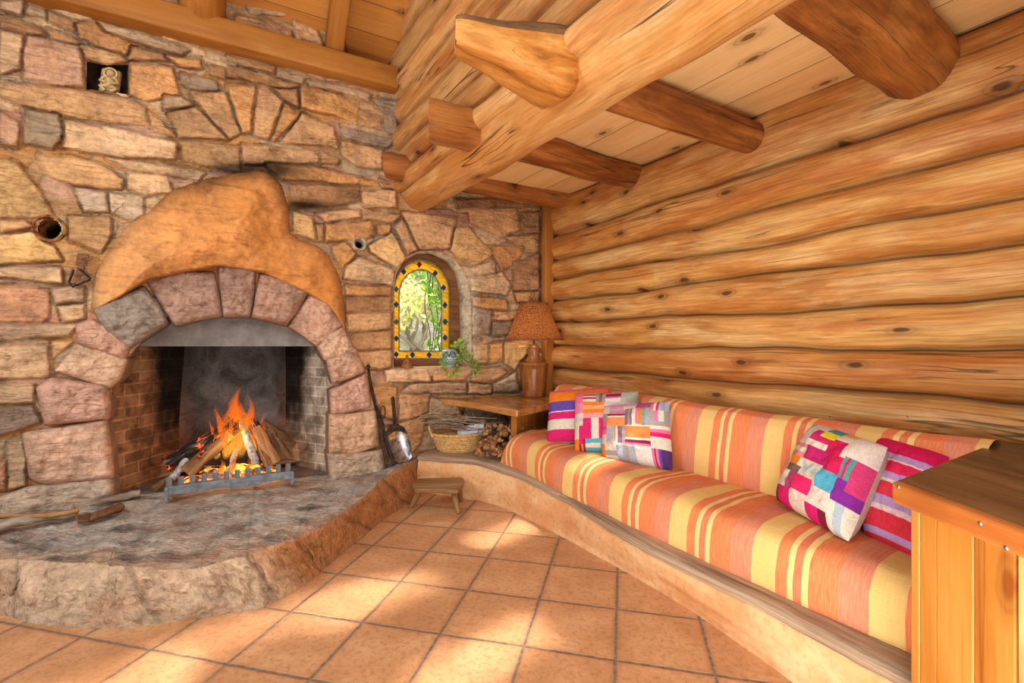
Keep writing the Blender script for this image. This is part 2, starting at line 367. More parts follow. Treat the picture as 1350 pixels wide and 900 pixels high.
# ================================================================== STONE WALL
PAL = dict(t=(206, 160, 112), p=(204, 158, 134), g=(128, 120, 108), o=(208, 148, 84), l=(226, 190, 146), b=(170, 124, 82), w=(226, 206, 180),
           y=(226, 184, 120), s=(184, 160, 132), d=(140, 98, 62), k=(110, 108, 110), r=(196, 140, 116))
STONES = [
 ('s', [(0,0),(32,0),(28,22),(0,10)]), ('s', [(36,2),(62,14),(64,26),(32,18)]), ('d', [(64,14),(100,30),(105,42),(66,28)]),
 ('b', [(0,22),(45,30),(65,47),(35,47),(0,36)]), ('l', [(0,40),(30,48),(28,66),(26,90),(0,98)]),
 ('p', [(38,48),(105,60),(109,80),(112,114),(84,113),(31,102),(31,66)]), ('b', [(62,38),(95,48),(108,58),(66,50)]),
 ('o', [(100,32),(130,28),(175,42),(195,60),(165,72),(130,60),(108,50)]), ('t', [(107,60),(160,72),(168,80),(145,86),(115,76)]),
 ('s', [(130,28),(180,40),(250,66),(240,72),(190,58),(140,40)]), ('b', [(175,62),(215,72),(222,80),(170,78)]),
 ('o', [(220,74),(265,78),(268,90),(240,88)]), ('b', [(276,84),(320,94),(345,110),(340,116),(276,98)]),
 ('o', [(172,82),(228,90),(238,124),(215,130),(192,132),(172,125)]), ('g', [(240,98),(286,107),(289,119),(250,117),(240,110)]),
 ('s', [(217,127),(240,127),(255,137),(235,144),(217,143)]), ('t', [(222,150),(258,142),(302,184),(236,180)]),
 ('t', [(252,125),(296,120),(317,176),(304,182),(280,158)]), ('o', [(299,112),(338,113),(342,165),(335,175),(320,176)]),
 ('t', [(340,115),(352,116),(375,130),(356,184),(333,178)]), ('o', [(377,133),(398,150),(362,186),(357,184)]),
 ('t', [(400,150),(440,167),(446,196),(420,190),(370,188)]), ('b', [(362,116),(393,116),(394,142),(375,132)]),
 ('o', [(396,112),(432,116),(473,142),(471,164),(440,152),(398,142)]), ('s', [(405,106),(450,112),(490,124),(488,134),(455,124),(410,112)]),
 ('b', [(475,146),(504,154),(504,172),(475,165)]), ('g', [(490,130),(525,134),(524,180),(507,172),(505,150)]),
 ('g', [(450,166),(520,184),(512,196),(452,182)]), ('t', [(450,186),(504,198),(504,224),(470,218),(450,204)]),
 ('b', [(300,86),(345,96),(395,114),(360,114),(300,100)]), ('s', [(365,90),(402,102),(398,110),(366,100)]), ('b', [(300,74),(362,88),(362,96),(310,86)]),
 ('t', [(0,108),(80,116),(150,126),(192,140),(198,165),(130,160),(90,154),(30,140),(0,128)]),
 ('g', [(31,144),(78,152),(83,182),(70,196),(32,190)]), ('l', [(85,160),(150,168),(235,188),(232,210),(160,208),(83,194)]),
 ('t', [(196,146),(215,160),(232,180),(200,172)]), ('t', [(238,186),(316,194),(317,226),(240,212)]),
 ('p', [(0,148),(25,160),(24,196),(0,190)]), ('t', [(320,190),(372,194),(420,200),(425,214),(322,216)]),
 ('b', [(424,200),(448,210),(444,216),(424,214)]), ('o', [(351,216),(412,219),(502,242),(499,246),(412,238),(370,238)]),
 ('d', [(378,243),(474,246),(476,264),(440,272),(385,268)]), ('t', [(478,252),(522,250),(522,273),(480,274)]),
 ('b', [(502,236),(527,239),(525,248),(504,246)]), ('t', [(418,282),(455,276),(474,278),(474,286),(430,292)]),
 ('t', [(478,276),(526,284),(518,294),(478,288)]), ('o', [(428,296),(489,292),(497,308),(478,316),(428,318)]),
 ('o', [(498,298),(515,297),(515,307),(499,310)]), ('y', [(386,277),(412,286),(419,319),(387,308)]),
 ('b', [(417,296),(426,298),(426,318),(419,318)]),
 ('o', [(438,325),(456,320),(468,334),(453,356),(440,336)]), ('l', [(472,340),(520,356),(519,376),(500,374),(454,366),(456,352)]),
 ('y', [(487,324),(517,308),(535,340),(524,352),(490,332)]), ('t', [(521,300),(530,289),(551,329),(539,335)]),
 ('t', [(530,280),(602,286),(594,326),(554,329)]), ('y', [(602,301),(617,298),(651,335),(621,352),(594,330)]),
 ('t', [(617,277),(680,271),(686,301),(662,311),(620,292)]), ('b', [(688,280),(711,280),(711,307),(687,305)]),
 ('d', [(600,262),(650,262),(712,274),(700,270),(640,272),(605,276)]), ('t', [(668,313),(710,308),(710,332),(690,331)]),
 ('o', [(650,324),(690,326),(682,345),(662,356),(652,338)]), ('l', [(620,354),(652,343),(653,361),(632,366)]),
 ('b', [(678,346),(711,334),(711,382),(678,382)]), ('l', [(622,368),(662,360),(674,376),(668,388),(622,384)]),
 ('o', [(622,391),(668,395),(671,408),(624,406)]), ('t', [(680,386),(711,384),(711,398),(682,398)]),
 ('g', [(623,406),(648,410),(645,440),(623,442)]), ('g', [(650,425),(674,424),(678,438),(650,442)]), ('t', [(652,411),(690,411),(690,420),(652,421)]),
 ('y', [(624,454),(644,454),(644,478),(624,478)]), ('o', [(646,454),(664,450),(664,474),(646,478)]),
 ('y', [(666,451),(694,448),(695,466),(678,486),(665,478)]), ('w', [(650,508),(680,491),(684,516),(652,516)]),
 ('s', [(696,404),(716,404),(716,446),(698,446)]), ('t', [(696,470),(716,468),(716,512),(690,512),(690,488)]),
 ('l', [(508,488),(564,486),(568,502),(510,504)]), ('t', [(570,488),(620,488),(614,500),(572,502)]), ('t', [(624,488),(660,484),(668,490),(648,504),(622,502)]),
 ('s', [(540,506),(614,505),(616,518),(530,518)]), ('l', [(618,505),(648,508),(648,518),(618,518)]),
 ('o', [(455,376),(516,378),(516,390),(456,390)]), ('b', [(456,392),(516,392),(516,410),(457,412)]),
 ('t', [(457,414),(516,412),(516,432),(500,436),(458,438)]), ('b', [(460,440),(516,436),(516,460),(465,462)]),
 ('t', [(468,464),(516,462),(516,482),(500,486),(480,484)]), ('o', [(490,508),(523,511),(523,555),(503,547)]),
 ('t', [(526,520),(566,520),(568,544),(526,555)]), ('t', [(526,558),(562,548),(555,584),(540,600),(528,566)]),
 ('s', [(568,524),(603,532),(608,546),(566,550)]), ('g', [(612,530),(660,545),(672,560),(612,556)]), ('s', [(566,554),(610,556),(612,584),(562,586)]), ('g', [(616,560),(676,566),(680,590),(616,590)]),
 ('o', [(497,560),(522,566),(530,606),(508,606)]),
 ('y', [(-8,205),(24,214),(51,248),(71,284),(-8,290)]), ('t', [(49,205),(90,206),(133,216),(164,236),(160,248),(97,245),(64,233)]),
 ('l', [(140,208),(230,218),(271,228),(262,238),(170,224)]), ('l', [(169,228),(220,233),(227,254),(192,259),(169,249)]),
 ('w', [(99,248),(140,255),(143,279),(112,279)]), ('w', [(145,255),(189,260),(189,282),(176,289),(147,280)]),
 ('t', [(92,287),(146,288),(146,310),(133,333),(92,315)]), ('y', [(-8,310),(42,306),(56,318),(72,325),(82,343),(-8,348)]),
 ('t', [(0,292),(34,290),(44,298),(0,306)]), ('l', [(-8,352),(80,354),(82,373),(60,372),(-8,364)]),
 ('r', [(-8,376),(48,378),(64,386),(64,418),(50,428),(-8,425)]), ('l', [(76,404),(112,400),(112,420),(84,424)]), ('s', [(68,380),(110,378),(112,396),(72,400)]),
 ('s', [(-8,428),(103,428),(93,443),(-8,450)]), ('l', [(-8,457),(63,456),(66,497),(-8,500)]), ('y', [(68,450),(96,450),(70,474)]),
 ('s', [(-8,504),(46,507),(44,530),(-8,534)]), ('k', [(-8,537),(43,535),(53,556),(27,566),(-8,577)]), ('s', [(10,583),(27,574),(34,600),(34,640),(10,645)]),
 ('r', [(-8,613),(8,607),(8,645),(-8,648)]),
 ('b', [(310,20),(350,24),(390,42),(388,56),(330,42),(306,36)]), ('t', [(385,24),(420,40),(426,64),(392,58)]), ('s', [(318,2),(372,12),(380,22),(330,18)]),
]
STONES = [(c, [(float(a), float(b)) for a, b in p]) for c, p in STONES]
WIN_FRONT = [(519,484),(519,385),(522,362),(532,343),(552,333),(575,333),(598,343),(612,362),(619,390),(621,484)]
NICHE = [(114,80),(140,86),(170,85),(170,125),(150,122),(114,118)]
FIREBOX = [(152,668),(140,560),(150,500),(176,462),(215,420),(262,402),(315,396),(372,408),(412,436),(436,480),(446,540),(446,632)]
HOOD = [(118,410),(121,385),(125,364),(143,328),(166,297),(194,279),(212,262),(230,249),(248,241),(271,236),(295,232),(318,227),(335,224),(349,226),(362,233),(371,244),(379,266),(382,288),(384,307),(397,316),(417,322),(428,329),(437,340),(446,360),(452,380),(456,405),(456,440),(430,432),(400,405),(360,384),(310,376),(262,380),(215,396),(170,425),(140,432)]
PIPES = [((65, 302), 15.5), ((473, 322), 10.0)]

def poly_sdf(x, y, P):
    """signed distance (positive inside) for arrays x, y."""
    n = len(P); d = np.full(x.shape, 1e9); ins = np.zeros(x.shape, bool)
    for i in range(n):
        ax, ay = P[i]; bx, by = P[(i+1) % n]
        ex, ey = bx-ax, by-ay; l2 = ex*ex+ey*ey+1e-9
        t = np.clip(((x-ax)*ex+(y-ay)*ey)/l2, 0, 1)
        d = np.minimum(d, np.hypot(x-ax-t*ex, y-ay-t*ey))
        c = ((ay > y) != (by > y)) & (x < (bx-ax)*(y-ay)/((by-ay) if by != ay else 1e-9)+ax)
        ins ^= c
    return np.where(ins, d, -d)

def stone_wall():
    s0, s1, z0, z1 = -2.95, 1.60, -.02, 3.50
    ns, nz = 740, 570
    S, Z = np.meshgrid(np.linspace(s0, s1, ns+1), np.linspace(z0, z1, nz+1))
    S = S.ravel(); Z = Z.ravel()
    X = SP.x+SU.x*S; Y = SP.y+SU.y*S
    PX = 675+F*X/Y; PY = 450-F*(Z-H)/Y
    mpp = Y/F
    wx = PX+2.2*fbm(S*14, Z*14, 3.0, 3)/mpp*.004; wy = PY+2.2*fbm(S*14+40, Z*14, 9.0, 3)/mpp*.004
    hgt = np.full(S.shape, -1.0); col = np.zeros((len(S), 3)); best = np.full(S.shape, -1e9)
    mort = rgbn((206, 174, 136)); mort2 = rgbn((180, 142, 102))
    mm = np.clip(.5+fbm(S*5, Z*5, 1.0, 4)*1.4, 0, 1)[:, None]
    col[:] = mort*mm+mort2*(1-mm)
    # loose filler stones wherever nothing was traced (outside the frame and between the big stones)
    cu, cv = .27, .105
    row = np.floor(Z/cv); us = S/cu+.5*(row % 2)+fbm(S*3, Z*3, 2.2, 2)*.25
    # jittered cells: distance to border of a cell
    d1 = np.full(S.shape, 9.0); d2 = np.full(S.shape, 9.0); cid = np.zeros(S.shape)
    for a in (-1, 0, 1):
        for b in (-1, 0, 1):
            ci = np.floor(S/cu)+a; cj = np.floor(Z/cv)+b
            jx = _h(ci.astype(np.int64), cj.astype(np.int64), np.int64(5)); jy = _h(ci.astype(np.int64), cj.astype(np.int64), np.int64(9))
            d = np.hypot((S/cu-(ci+.15+.7*jx)), (Z/cv-(cj+.2+.6*jy)))
            m = d < d1
            d2 = np.where(m, d1, np.minimum(d2, d)); cid = np.where(m, _h(ci.astype(np.int64), cj.astype(np.int64), np.int64(77)), cid); d1 = np.where(m, d, d1)
    edge = np.clip((d2-d1)/.25, 0, 1)
    fil = (.018+.03*np.clip((-8-PX)/10, 0, 1))*np.sqrt(np.clip(1-(1-edge)**2, 0, 1))
    base = fil+.012*fbm(S*20, Z*20, 0.5, 4)
    pal = np.array([rgbn(PAL[c]) for c in 'tospblr'])
    fc = pal[(cid*6.99).astype(int)]
    fm = np.clip(edge*1.4, 0, 1)[:, None]*.75
    col = col*(1-fm)+fc*fm
    height = base.copy()
    for idx, (c, P) in enumerate(STONES):
        xs = [p[0] for p in P]; ys = [p[1] for p in P]
        m = (PX > min(xs)-9) & (PX < max(xs)+9) & (PY > min(ys)-9) & (PY < max(ys)+9)
        if not m.any(): continue
        q = np.nonzero(m)[0]
        sd = (poly_sdf(wx[q], wy[q], P)+1.2)*mpp[q]
        r = np.random.RandomState(idx+5)
        w = min(.013+.014*r.rand(), .45*max(.02, (max(ys)-min(ys))*mpp[q].mean()*.5))
        hm = .030+.030*r.rand()
        t = np.clip(sd/w*(1+.5*fbm(S[q]*30, Z[q]*30, idx*.3, 2)), 0, 1)
        prof = (1-(1-t)**2)**.7
        ss = S[q]-S[q].mean(); zz = Z[q]-Z[q].mean()
        tilt = ss*(r.rand()-.5)*.16+zz*(r.rand()-.5)*.22
        rough = .020*fbm(S[q]*7+idx*3.1, Z[q]*10, idx*1.7, 5)-.020*np.abs(fbm(S[q]*6+idx, Z[q]*15, idx*.7, 4))+.008*np.abs(fbm(S[q]*30+idx, Z[q]*44, idx*.7, 2))
        hh = prof*(hm+tilt+rough)
        ok = (sd > 0)
        q2 = q[ok]; height[q2] = np.maximum(hh[ok], height[q2]*.3)
        cc = (rgbn(PAL[c])*.66+rgbn((204, 160, 118))*.34)*(.96+.22*r.rand())
        var = (1+.38*fbm(S[q2]*6+idx*2.3, Z[q2]*9, idx*3.3, 4))[:, None]
        mixk = np.clip(sd[ok]/.010, 0, 1)[:, None]
        ht = (1+.16*fbm(S[q2]*4+idx*5.3, Z[q2]*5, idx*1.3, 3))[:, None]*np.array([0, 0, 1])+np.array([1, 1, 0])
        col[q2] = col[q2]*(1-mixk)*.8+cc*var*ht*mixk
        # the joint just outside a stone
        near = (~ok) & (sd > -.012)
        q3 = q[near]; dk = np.clip(.5+1.6*fbm(S[q3]*5, Z[q3]*5, 4.4, 3), 0, 1); height[q3] = np.minimum(height[q3], .010-.012*dk)
        col[q3] *= (1-.42*dk)[:, None]
    # lower right, under the table, the wall steps back a little; beside the hood it is smoke-stained
    rec = np.clip((PX-540)/30, 0, 1)*np.clip((PY-500)/14, 0, 1)
    height -= .10*rec
    soot = np.exp(-(((PX-345)/55)**2+((PY-226)/14)**2))+np.exp(-(((PX-400)/40)**2+((PY-272)/9)**2))+.7*np.exp(-(((PX-318)/60)**2+((PY-222)/10)**2))
    height -= .05*np.exp(-(((PX-408)/26)**2+((PY-271)/7)**2))
    col *= (1-.85*np.clip(soot, 0, 1))[:, None]
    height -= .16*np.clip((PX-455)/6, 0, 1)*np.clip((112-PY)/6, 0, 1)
    col *= (1-.88*np.clip((PX-450)/8, 0, 1)*np.clip((100+.3*(PX-500)-PY)/8, 0, 1))[:, None]  # darkness of the gap under the roof boards, painted into the stone colour
    wash = np.clip((PX-612)/6, 0, 1)*np.clip((634-PX)/12, 0, 1)*np.clip((PY-345)/20, 0, 1)*np.clip((500-PY)/10, 0, 1)
    col = col*(1-.65*wash[:, None])+rgbn((226, 212, 188))*.65*wash[:, None]
    # displace along the line of the wall normal, leaning a touch outwards
    pos = np.stack([X, Y, Z], 1)
    ray = np.array([0, 0, H])-pos; ray /= np.linalg.norm(ray, axis=1)[:, None]
    nd = ray[:, 0]*SN.x+ray[:, 1]*SN.y
    k = np.where(nd > .35, 1/np.maximum(nd, .35), 0)
    nrm = np.array([SN.x, SN.y, 0])
    dirv = np.where((nd > .35)[:, None], ray*k[:, None], nrm)
    pos = pos+dirv*height[:, None]
    # faces, minus the openings
    fx = (PX.reshape(nz+1, ns+1)[:-1, :-1]+PX.reshape(nz+1, ns+1)[1:, 1:])/2
    fy = (PY.reshape(nz+1, ns+1)[:-1, :-1]+PY.reshape(nz+1, ns+1)[1:, 1:])/2
    cut = np.zeros(fx.shape, bool)
    for P in (WIN_FRONT, NICHE, FIREBOX):
        cut |= poly_sdf(fx, fy, P) > 0
    for (cx, cy), r in PIPES:
        cut |= np.hypot(fx-cx, (fy-cy)*1.1) < r
    J, I = np.nonzero(~cut)
    a = J*(ns+1)+I
    faces = np.stack([a, a+1, a+ns+2, a+ns+1], 1)
    me = bpy.data.meshes.new('wall_left'); me.from_pydata(pos.tolist(), [], faces.tolist())
    at_ = me.attributes.new('gc', 'FLOAT_VECTOR', 'POINT')
    g = np.stack([S, Z, height], 1).astype(np.float32); at_.data.foreach_set('vector', g.ravel())
    ac = me.attributes.new('Col', 'FLOAT_COLOR', 'POINT')
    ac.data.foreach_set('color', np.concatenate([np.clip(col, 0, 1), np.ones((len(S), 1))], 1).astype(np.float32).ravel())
    me.materials.append(M_STONE); me.polygons.foreach_set('use_smooth', np.ones(len(faces), bool)); me.update()
    o = bpy.data.objects.new('wall_left', me); COL.objects.link(o)
    return struct(o, 'rough warm stone wall around the fireplace and arched window', 'wall')
stone_wall()

def radial_block(mb, poly, front, back, col, seed, n=72, rings=12, power=5.0, noise=.012, rim=.6, base=0.0, squash=1.0, seam=None, tintn=.25, centre=None):
    """A rounded stone: pixel outline laid on the stone wall, face at offset `front`, sides running back to `back`."""
    P = [V(p[0], p[1], 0) for p in poly]
    # resample outline with rounded corners
    L = [0]
    for i in range(len(P)): L.append(L[-1]+(P[(i+1) % len(P)]-P[i]).length)
    pts = []
    for k in range(n):
        t = k/n*L[-1]
        i = max(j for j in range(len(P)) if L[j] <= t+1e-9); u = (t-L[i])/(L[i+1]-L[i])
        pts.append(P[i].lerp(P[(i+1) % len(P)], u))
    sm = pts
    for _ in range(2): sm = [(sm[i-1]+sm[i]*2+sm[(i+1) % n])/4 for i in range(n)]
    pts = sm
    c = V(*centre, 0) if centre else sum(pts, V(0, 0, 0))/n
    vs = []; gc = []; cs = []; cc = rgbn(col)
    def put(px, py, h, extra=1.0):
        w = on_stone(px, py, 0.0); ray = (V(0, 0, H)-w).normalized(); nd = ray.dot(SN)
        s = (w-SP).dot(SU); z = w.z
        q = w+ray*(h/max(nd, .35))
        vs.append(q); gc.append((s+seed*.9, z+seed*.31, h))
        v = extra*(1+tintn*n1(s*6+seed, z*8, seed*2.1, 4))
        cs.append(tuple(np.clip(cc*v, 0, 1)))
    def hgt(px, py, k):
        w = on_stone(px, py, 0.0); s = (w-SP).dot(SU)
        nz = noise*2*n1(s*8+seed*7, w.z*8, seed*1.3, 4)+noise*n1(s*24+seed, w.z*24, seed, 3)
        return base+(front-base)*(max(0, 1-k**power))**rim+nz*(1-k**8)
    put(c.x, c.y, hgt(c.x, c.y, 0))
    for r in range(1, rings+1):
        k = (r/rings)**.8
        for p in pts:
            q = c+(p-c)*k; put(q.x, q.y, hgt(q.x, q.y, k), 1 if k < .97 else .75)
    for p in pts:                      # sides run straight back along the wall normal
        w = on_stone(p.x, p.y, 0.0)
        ray = (V(0, 0, H)-w).normalized(); nd = ray.dot(SN)
        q = w+ray*(base/max(nd, .35))
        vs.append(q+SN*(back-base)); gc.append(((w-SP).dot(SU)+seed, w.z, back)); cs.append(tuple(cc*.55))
    fs = [(0, 1+j, 1+(j+1) % n) for j in range(n)]
    for r in range(rings):
        a = 1+r*n; b = a+n
        fs += [(a+j, b+j, b+(j+1) % n, a+(j+1) % n) for j in range(n)]
    mb.add(vs, fs, gc, 0, cs)
    return mb

# window reveal, niche and pipe recesses ---------------------------------------
def loft_px(mb, rings, cols, closed=False):
    """rings: list of (pixel outline, offset): lofted surface between outlines on parallel planes."""
    n = len(rings[0][0]); vs = []; gc = []; cs = []
    for (P, off), c in zip(rings, cols):
        for i, p in enumerate(P):
            w = on_stone(p[0], p[1], off); vs.append(w); gc.append(((w-SP).dot(SU), w.z, off)); cs.append(tuple(rgbn(c)*(1+.2*n1(w.x*9, w.z*9, off*9))))
    fs = []
    for r in range(len(rings)-1):
        for i in range(n if closed else n-1):
            j = (i+1) % n; fs.append((r*n+i, r*n+j, (r+1)*n+j, (r+1)*n+i))
    mb.add(vs, fs, gc, 0, cs); return mb
def resamp(P, n, closed=False):
    P = [V(p[0], p[1], 0) for p in P]
    if closed: P = P+[P[0]]
    L = [0]
    for i in range(len(P)-1): L.append(L[-1]+(P[i+1]-P[i]).length)
    out = []
    for k in range(n):
        t = L[-1]*k/(n if closed else n-1); i = min(max(j for j in range(len(L)) if L[j] <= t+1e-9), len(P)-2)
        q = P[i].lerp(P[i+1], (t-L[i])/(L[i+1]-L[i])); out.append((q.x, q.y))
    return out
WIN_BACK = [(515.5,480),(515.5,385),(518,366),(529,346),(546,334.5),(566,334.5),(586,345),(598,362),(603,390),(603,482)]
fr = resamp(WIN_FRONT, 60); bk = resamp(WIN_BACK, 60)
mid = [((a[0]+b[0])/2, (a[1]+b[1])/2) for a, b in zip(fr, bk)]
fro = [((a[0]-568)*1.03+568, (a[1]-420)*1.03+420) for a in fr]
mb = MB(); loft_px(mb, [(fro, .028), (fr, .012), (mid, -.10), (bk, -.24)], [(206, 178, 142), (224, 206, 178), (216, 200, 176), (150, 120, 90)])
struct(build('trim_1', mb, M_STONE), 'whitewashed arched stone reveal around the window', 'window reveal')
# sill slab inside the reveal
sill = [on_stone(514, 484, .03), on_stone(624, 484, .03), on_stone(606, 484, -.26), on_stone(512, 484, -.26)]
mb = MB(); zs = on_stone(570, 484, 0).z
mb.prism(sill, zs-.07, zs, 0, SU); mb.c = [tuple(rgbn((196, 160, 122)))]*len(mb.v)
struct(build('trim_2', mb, M_STONE, bevel=.008), 'flat stone sill of the arched window', 'window sill')
nf = resamp(NICHE, 40, True); nfo = [((a[0]-142)*1.12+142, (a[1]-103)*1.12+103) for a in nf]; nb = [((a[0]-142)*.96+139, (a[1]-103)*.96+103) for a in nf]
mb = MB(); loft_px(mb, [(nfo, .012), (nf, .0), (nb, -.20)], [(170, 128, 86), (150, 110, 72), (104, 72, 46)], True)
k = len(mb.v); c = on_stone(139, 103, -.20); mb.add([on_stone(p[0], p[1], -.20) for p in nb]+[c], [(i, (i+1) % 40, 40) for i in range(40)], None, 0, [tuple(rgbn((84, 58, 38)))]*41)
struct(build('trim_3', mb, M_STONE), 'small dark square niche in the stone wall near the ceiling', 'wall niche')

# ================================================================== FIREPLACE
fp = thing('fireplace', on_stone(300, 640, -.05), 'large stone arched fireplace with rounded orange clay hood', 'fireplace')
ARCH = [
 ((196, 178, 160), [(-4,658),(40,642),(148,630),(152,672),(60,684),(-4,690)]),
 ((212, 172, 148), [(30,572),(90,562),(140,553),(146,592),(150,629),(60,638),(40,630)]),
 ((206, 160, 142), [(48,513),(70,498),(140,510),(146,530),(143,551),(60,559)]),
 ((212, 176, 146), [(72,487),(103,454),(135,462),(168,474),(160,496),(143,511)]),
 ((206, 156, 136), [(101,430),(123,421),(150,438),(171,454),(164,473),(103,451)]),
 ((134, 128, 120), [(124,410),(153,394),(188,378),(208,400),(221,424),(200,438),(171,459),(140,436)]),
 ((156, 122, 108), [(192,369),(240,358),(282,360),(288,388),(293,415),(262,420),(233,429),(212,400)]),
 ((154, 120, 106), [(288,351),(312,347),(336,355),(334,386),(329,417),(312,416),(296,417)]),
 ((166, 126, 108), [(344,361),(375,369),(406,386),(392,408),(376,428),(355,421),(332,417)]),
 ((208, 162, 138), [(410,388),(433,402),(451,428),(436,442),(419,456),(400,440),(381,429)]),
 ((214, 176, 146), [(420,456),(436,441),(450,432),(467,459),(448,468),(430,474)]),
 ((208, 166, 142), [(431,475),(450,467),(468,460),(480,487),(462,496),(440,505)]),
 ((208, 162, 144), [(436,516),(460,503),(483,492),(488,534),(462,542),(438,545)]),
 ((216, 176, 140), [(435,547),(465,546),(495,541),(499,586),(467,598),(435,597)]),
 ((190, 172, 150), [(433,599),(470,598),(505,593),(508,622),(470,630),(437,634)]),
]
for i, (c, P) in enumerate(ARCH):
    mb = MB(); cx = sum(p[0] for p in P)/len(P); cy = sum(p[1] for p in P)/len(P)
    P = [(cx+(p[0]-cx)*(1+2.2/max(6, abs(p[0]-cx))), cy+(p[1]-cy)*(1+2.2/max(6, abs(p[1]-cy)))) for p in P]
    c = tuple(.72*a+.28*b+6 for a, b in zip(c, (212, 176, 146)))
    radial_block(mb, P, .118+.022*((i*7) % 3-1), -.22, c, i+1, n=110, rings=22, noise=.016, base=.015, power=9.0, rim=.5)
    build('arch_stone', mb, M_ARCH, fp)
# clay hood: a bulging skin that dies into the stones around it
HOODX = HOOD[:HOOD.index((456,440))]+[(456,440),(440,440),(410,416),(375,398),(330,390),(290,390),(240,398),(205,408),(175,430),(150,440),(122,425)]
def clay_hood():
    x0, x1, y0, y1, st = 110.0, 466.0, 218.0, 474.0, 1.6
    nx, ny = int((x1-x0)/st), int((y1-y0)/st)
    X, Y = np.meshgrid(np.linspace(x0, x1, nx+1), np.linspace(y0, y1, ny+1)); X = X.ravel(); Y = Y.ravel()
    wob = 2.0*fbm(X/22, Y/22, 4.0, 3)
    sd = poly_sdf(X+wob, Y+2.0*fbm(X/25+9, Y/25, 1.0, 3), HOODX)
    rim = np.sqrt(np.clip(1-(1-np.clip(sd/16, 0, 1))**2, 0, 1)); dome = np.clip(sd/95, 0, 1); dome = dome*dome*(3-2*dome)
    low = np.clip((Y-230)/170, 0, 1)
    h = .085*rim+.22*dome*(.55+.45*low)+.020*fbm(X/30, Y/26, 2.0, 5)*rim+.007*fbm(X/7, Y/7, 5.0, 3)*rim
    zone = poly_sdf(X, Y, [(104,418),(124,409),(153,394),(192,369),(240,358),(289,350),(345,358),(406,386),(434,402),(452,428),(458,500),(100,500)])
    zk = np.clip((zone+1)/4, 0, 1); h = h*(1-zk)+np.minimum(h, .02)*zk
    h = np.where(sd > 0, h, -.05)
    vs = []; gc = []; cs = []
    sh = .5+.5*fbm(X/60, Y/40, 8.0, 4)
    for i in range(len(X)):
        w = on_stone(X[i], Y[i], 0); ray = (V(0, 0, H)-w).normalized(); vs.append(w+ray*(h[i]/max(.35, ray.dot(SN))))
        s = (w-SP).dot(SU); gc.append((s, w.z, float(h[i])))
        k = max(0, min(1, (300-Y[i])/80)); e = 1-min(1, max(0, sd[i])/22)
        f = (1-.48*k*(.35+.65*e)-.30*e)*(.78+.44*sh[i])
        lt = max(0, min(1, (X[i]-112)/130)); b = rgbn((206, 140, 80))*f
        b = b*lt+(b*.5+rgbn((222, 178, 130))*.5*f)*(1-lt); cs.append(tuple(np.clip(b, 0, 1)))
    keep = (sd > -3.5).reshape(ny+1, nx+1)
    fs = [(j*(nx+1)+i, (j+1)*(nx+1)+i, (j+1)*(nx+1)+i+1, j*(nx+1)+i+1) for j in range(ny) for i in range(nx) if keep[j, i] or keep[j+1, i+1]]
    used = sorted(set(q for f in fs for q in f)); mp = {q: i for i, q in enumerate(used)}
    mb = MB(); mb.add([vs[q] for q in used], [tuple(mp[q] for q in f) for f in fs], [gc[q] for q in used], 0, [cs[q] for q in used])
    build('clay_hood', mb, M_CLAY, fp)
clay_hood()
# firebox lining: two splayed brick cheeks, sooty back
def brick_mat():
    k = N('firebox_brick'); g = k.attr(); c = k.attr('Col', 'Color'); o = k.n('ShaderNodeTexBrick'); k.l(g, o.inputs['Vector'])
    o.inputs['Scale'].default_value = 1.0; o.inputs['Brick Width'].default_value = .21; o.inputs['Row Height'].default_value = .072; o.inputs['Mortar Size'].default_value = .006
    o.inputs['Mortar Smooth'].default_value = .3
    o.inputs['Color1'].default_value = (.62, .56, .5, 1); o.inputs['Color2'].default_value = (.95, .9, .85, 1); o.inputs['Mortar'].default_value = (1.2, 1.15, 1.1, 1)
    a = k.noise(g, 7, 6, .65, .6)
    col = k.mix(1.0, c, o.outputs['Color'], 'MULTIPLY')
    col = k.mix(k.fr(a, .42, .6, 0, .8), col, k.mix(1.0, col, (.25, .22, .2, 1), 'MULTIPLY'))
    return k.done(k.pbr(col, .9, 0, k.bump(k.math('ADD', k.math('MULTIPLY', o.outputs['Fac'], -.5), a), .5, .01), .15))
def soot_mat():
    k = N('soot_back'); g = k.attr(); c = k.attr('Col', 'Color')
    a = k.noise(g, 4.5, 7, .65, .8); b = k.noise(g, 60, 3, .7)
    col = k.mix(1.0, c, k.ramp(a, [(.33, (.35, .33, .32)), (.52, (1, 1, 1)), (.7, (1.7, 1.7, 1.7))]), 'MULTIPLY')
    col = k.mix(.4, col, k.mix(1.0, col, k.ramp(b, [(.35, (.5, .5, .5)), (.65, (1.5, 1.5, 1.5))]), 'MULTIPLY'))
    return k.done(k.pbr(col, .8, 0, k.bump(a, .4, .02), .25))
M_BRICK = brick_mat(); M_SOOT = soot_mat()
DEP = -.52
pL = on_stone(150, 660, -.02); pR = on_stone(437, 625, -.02)
sL = (pL-SP).dot(SU)-.03; sR = (pR-SP).dot(SU)+.03
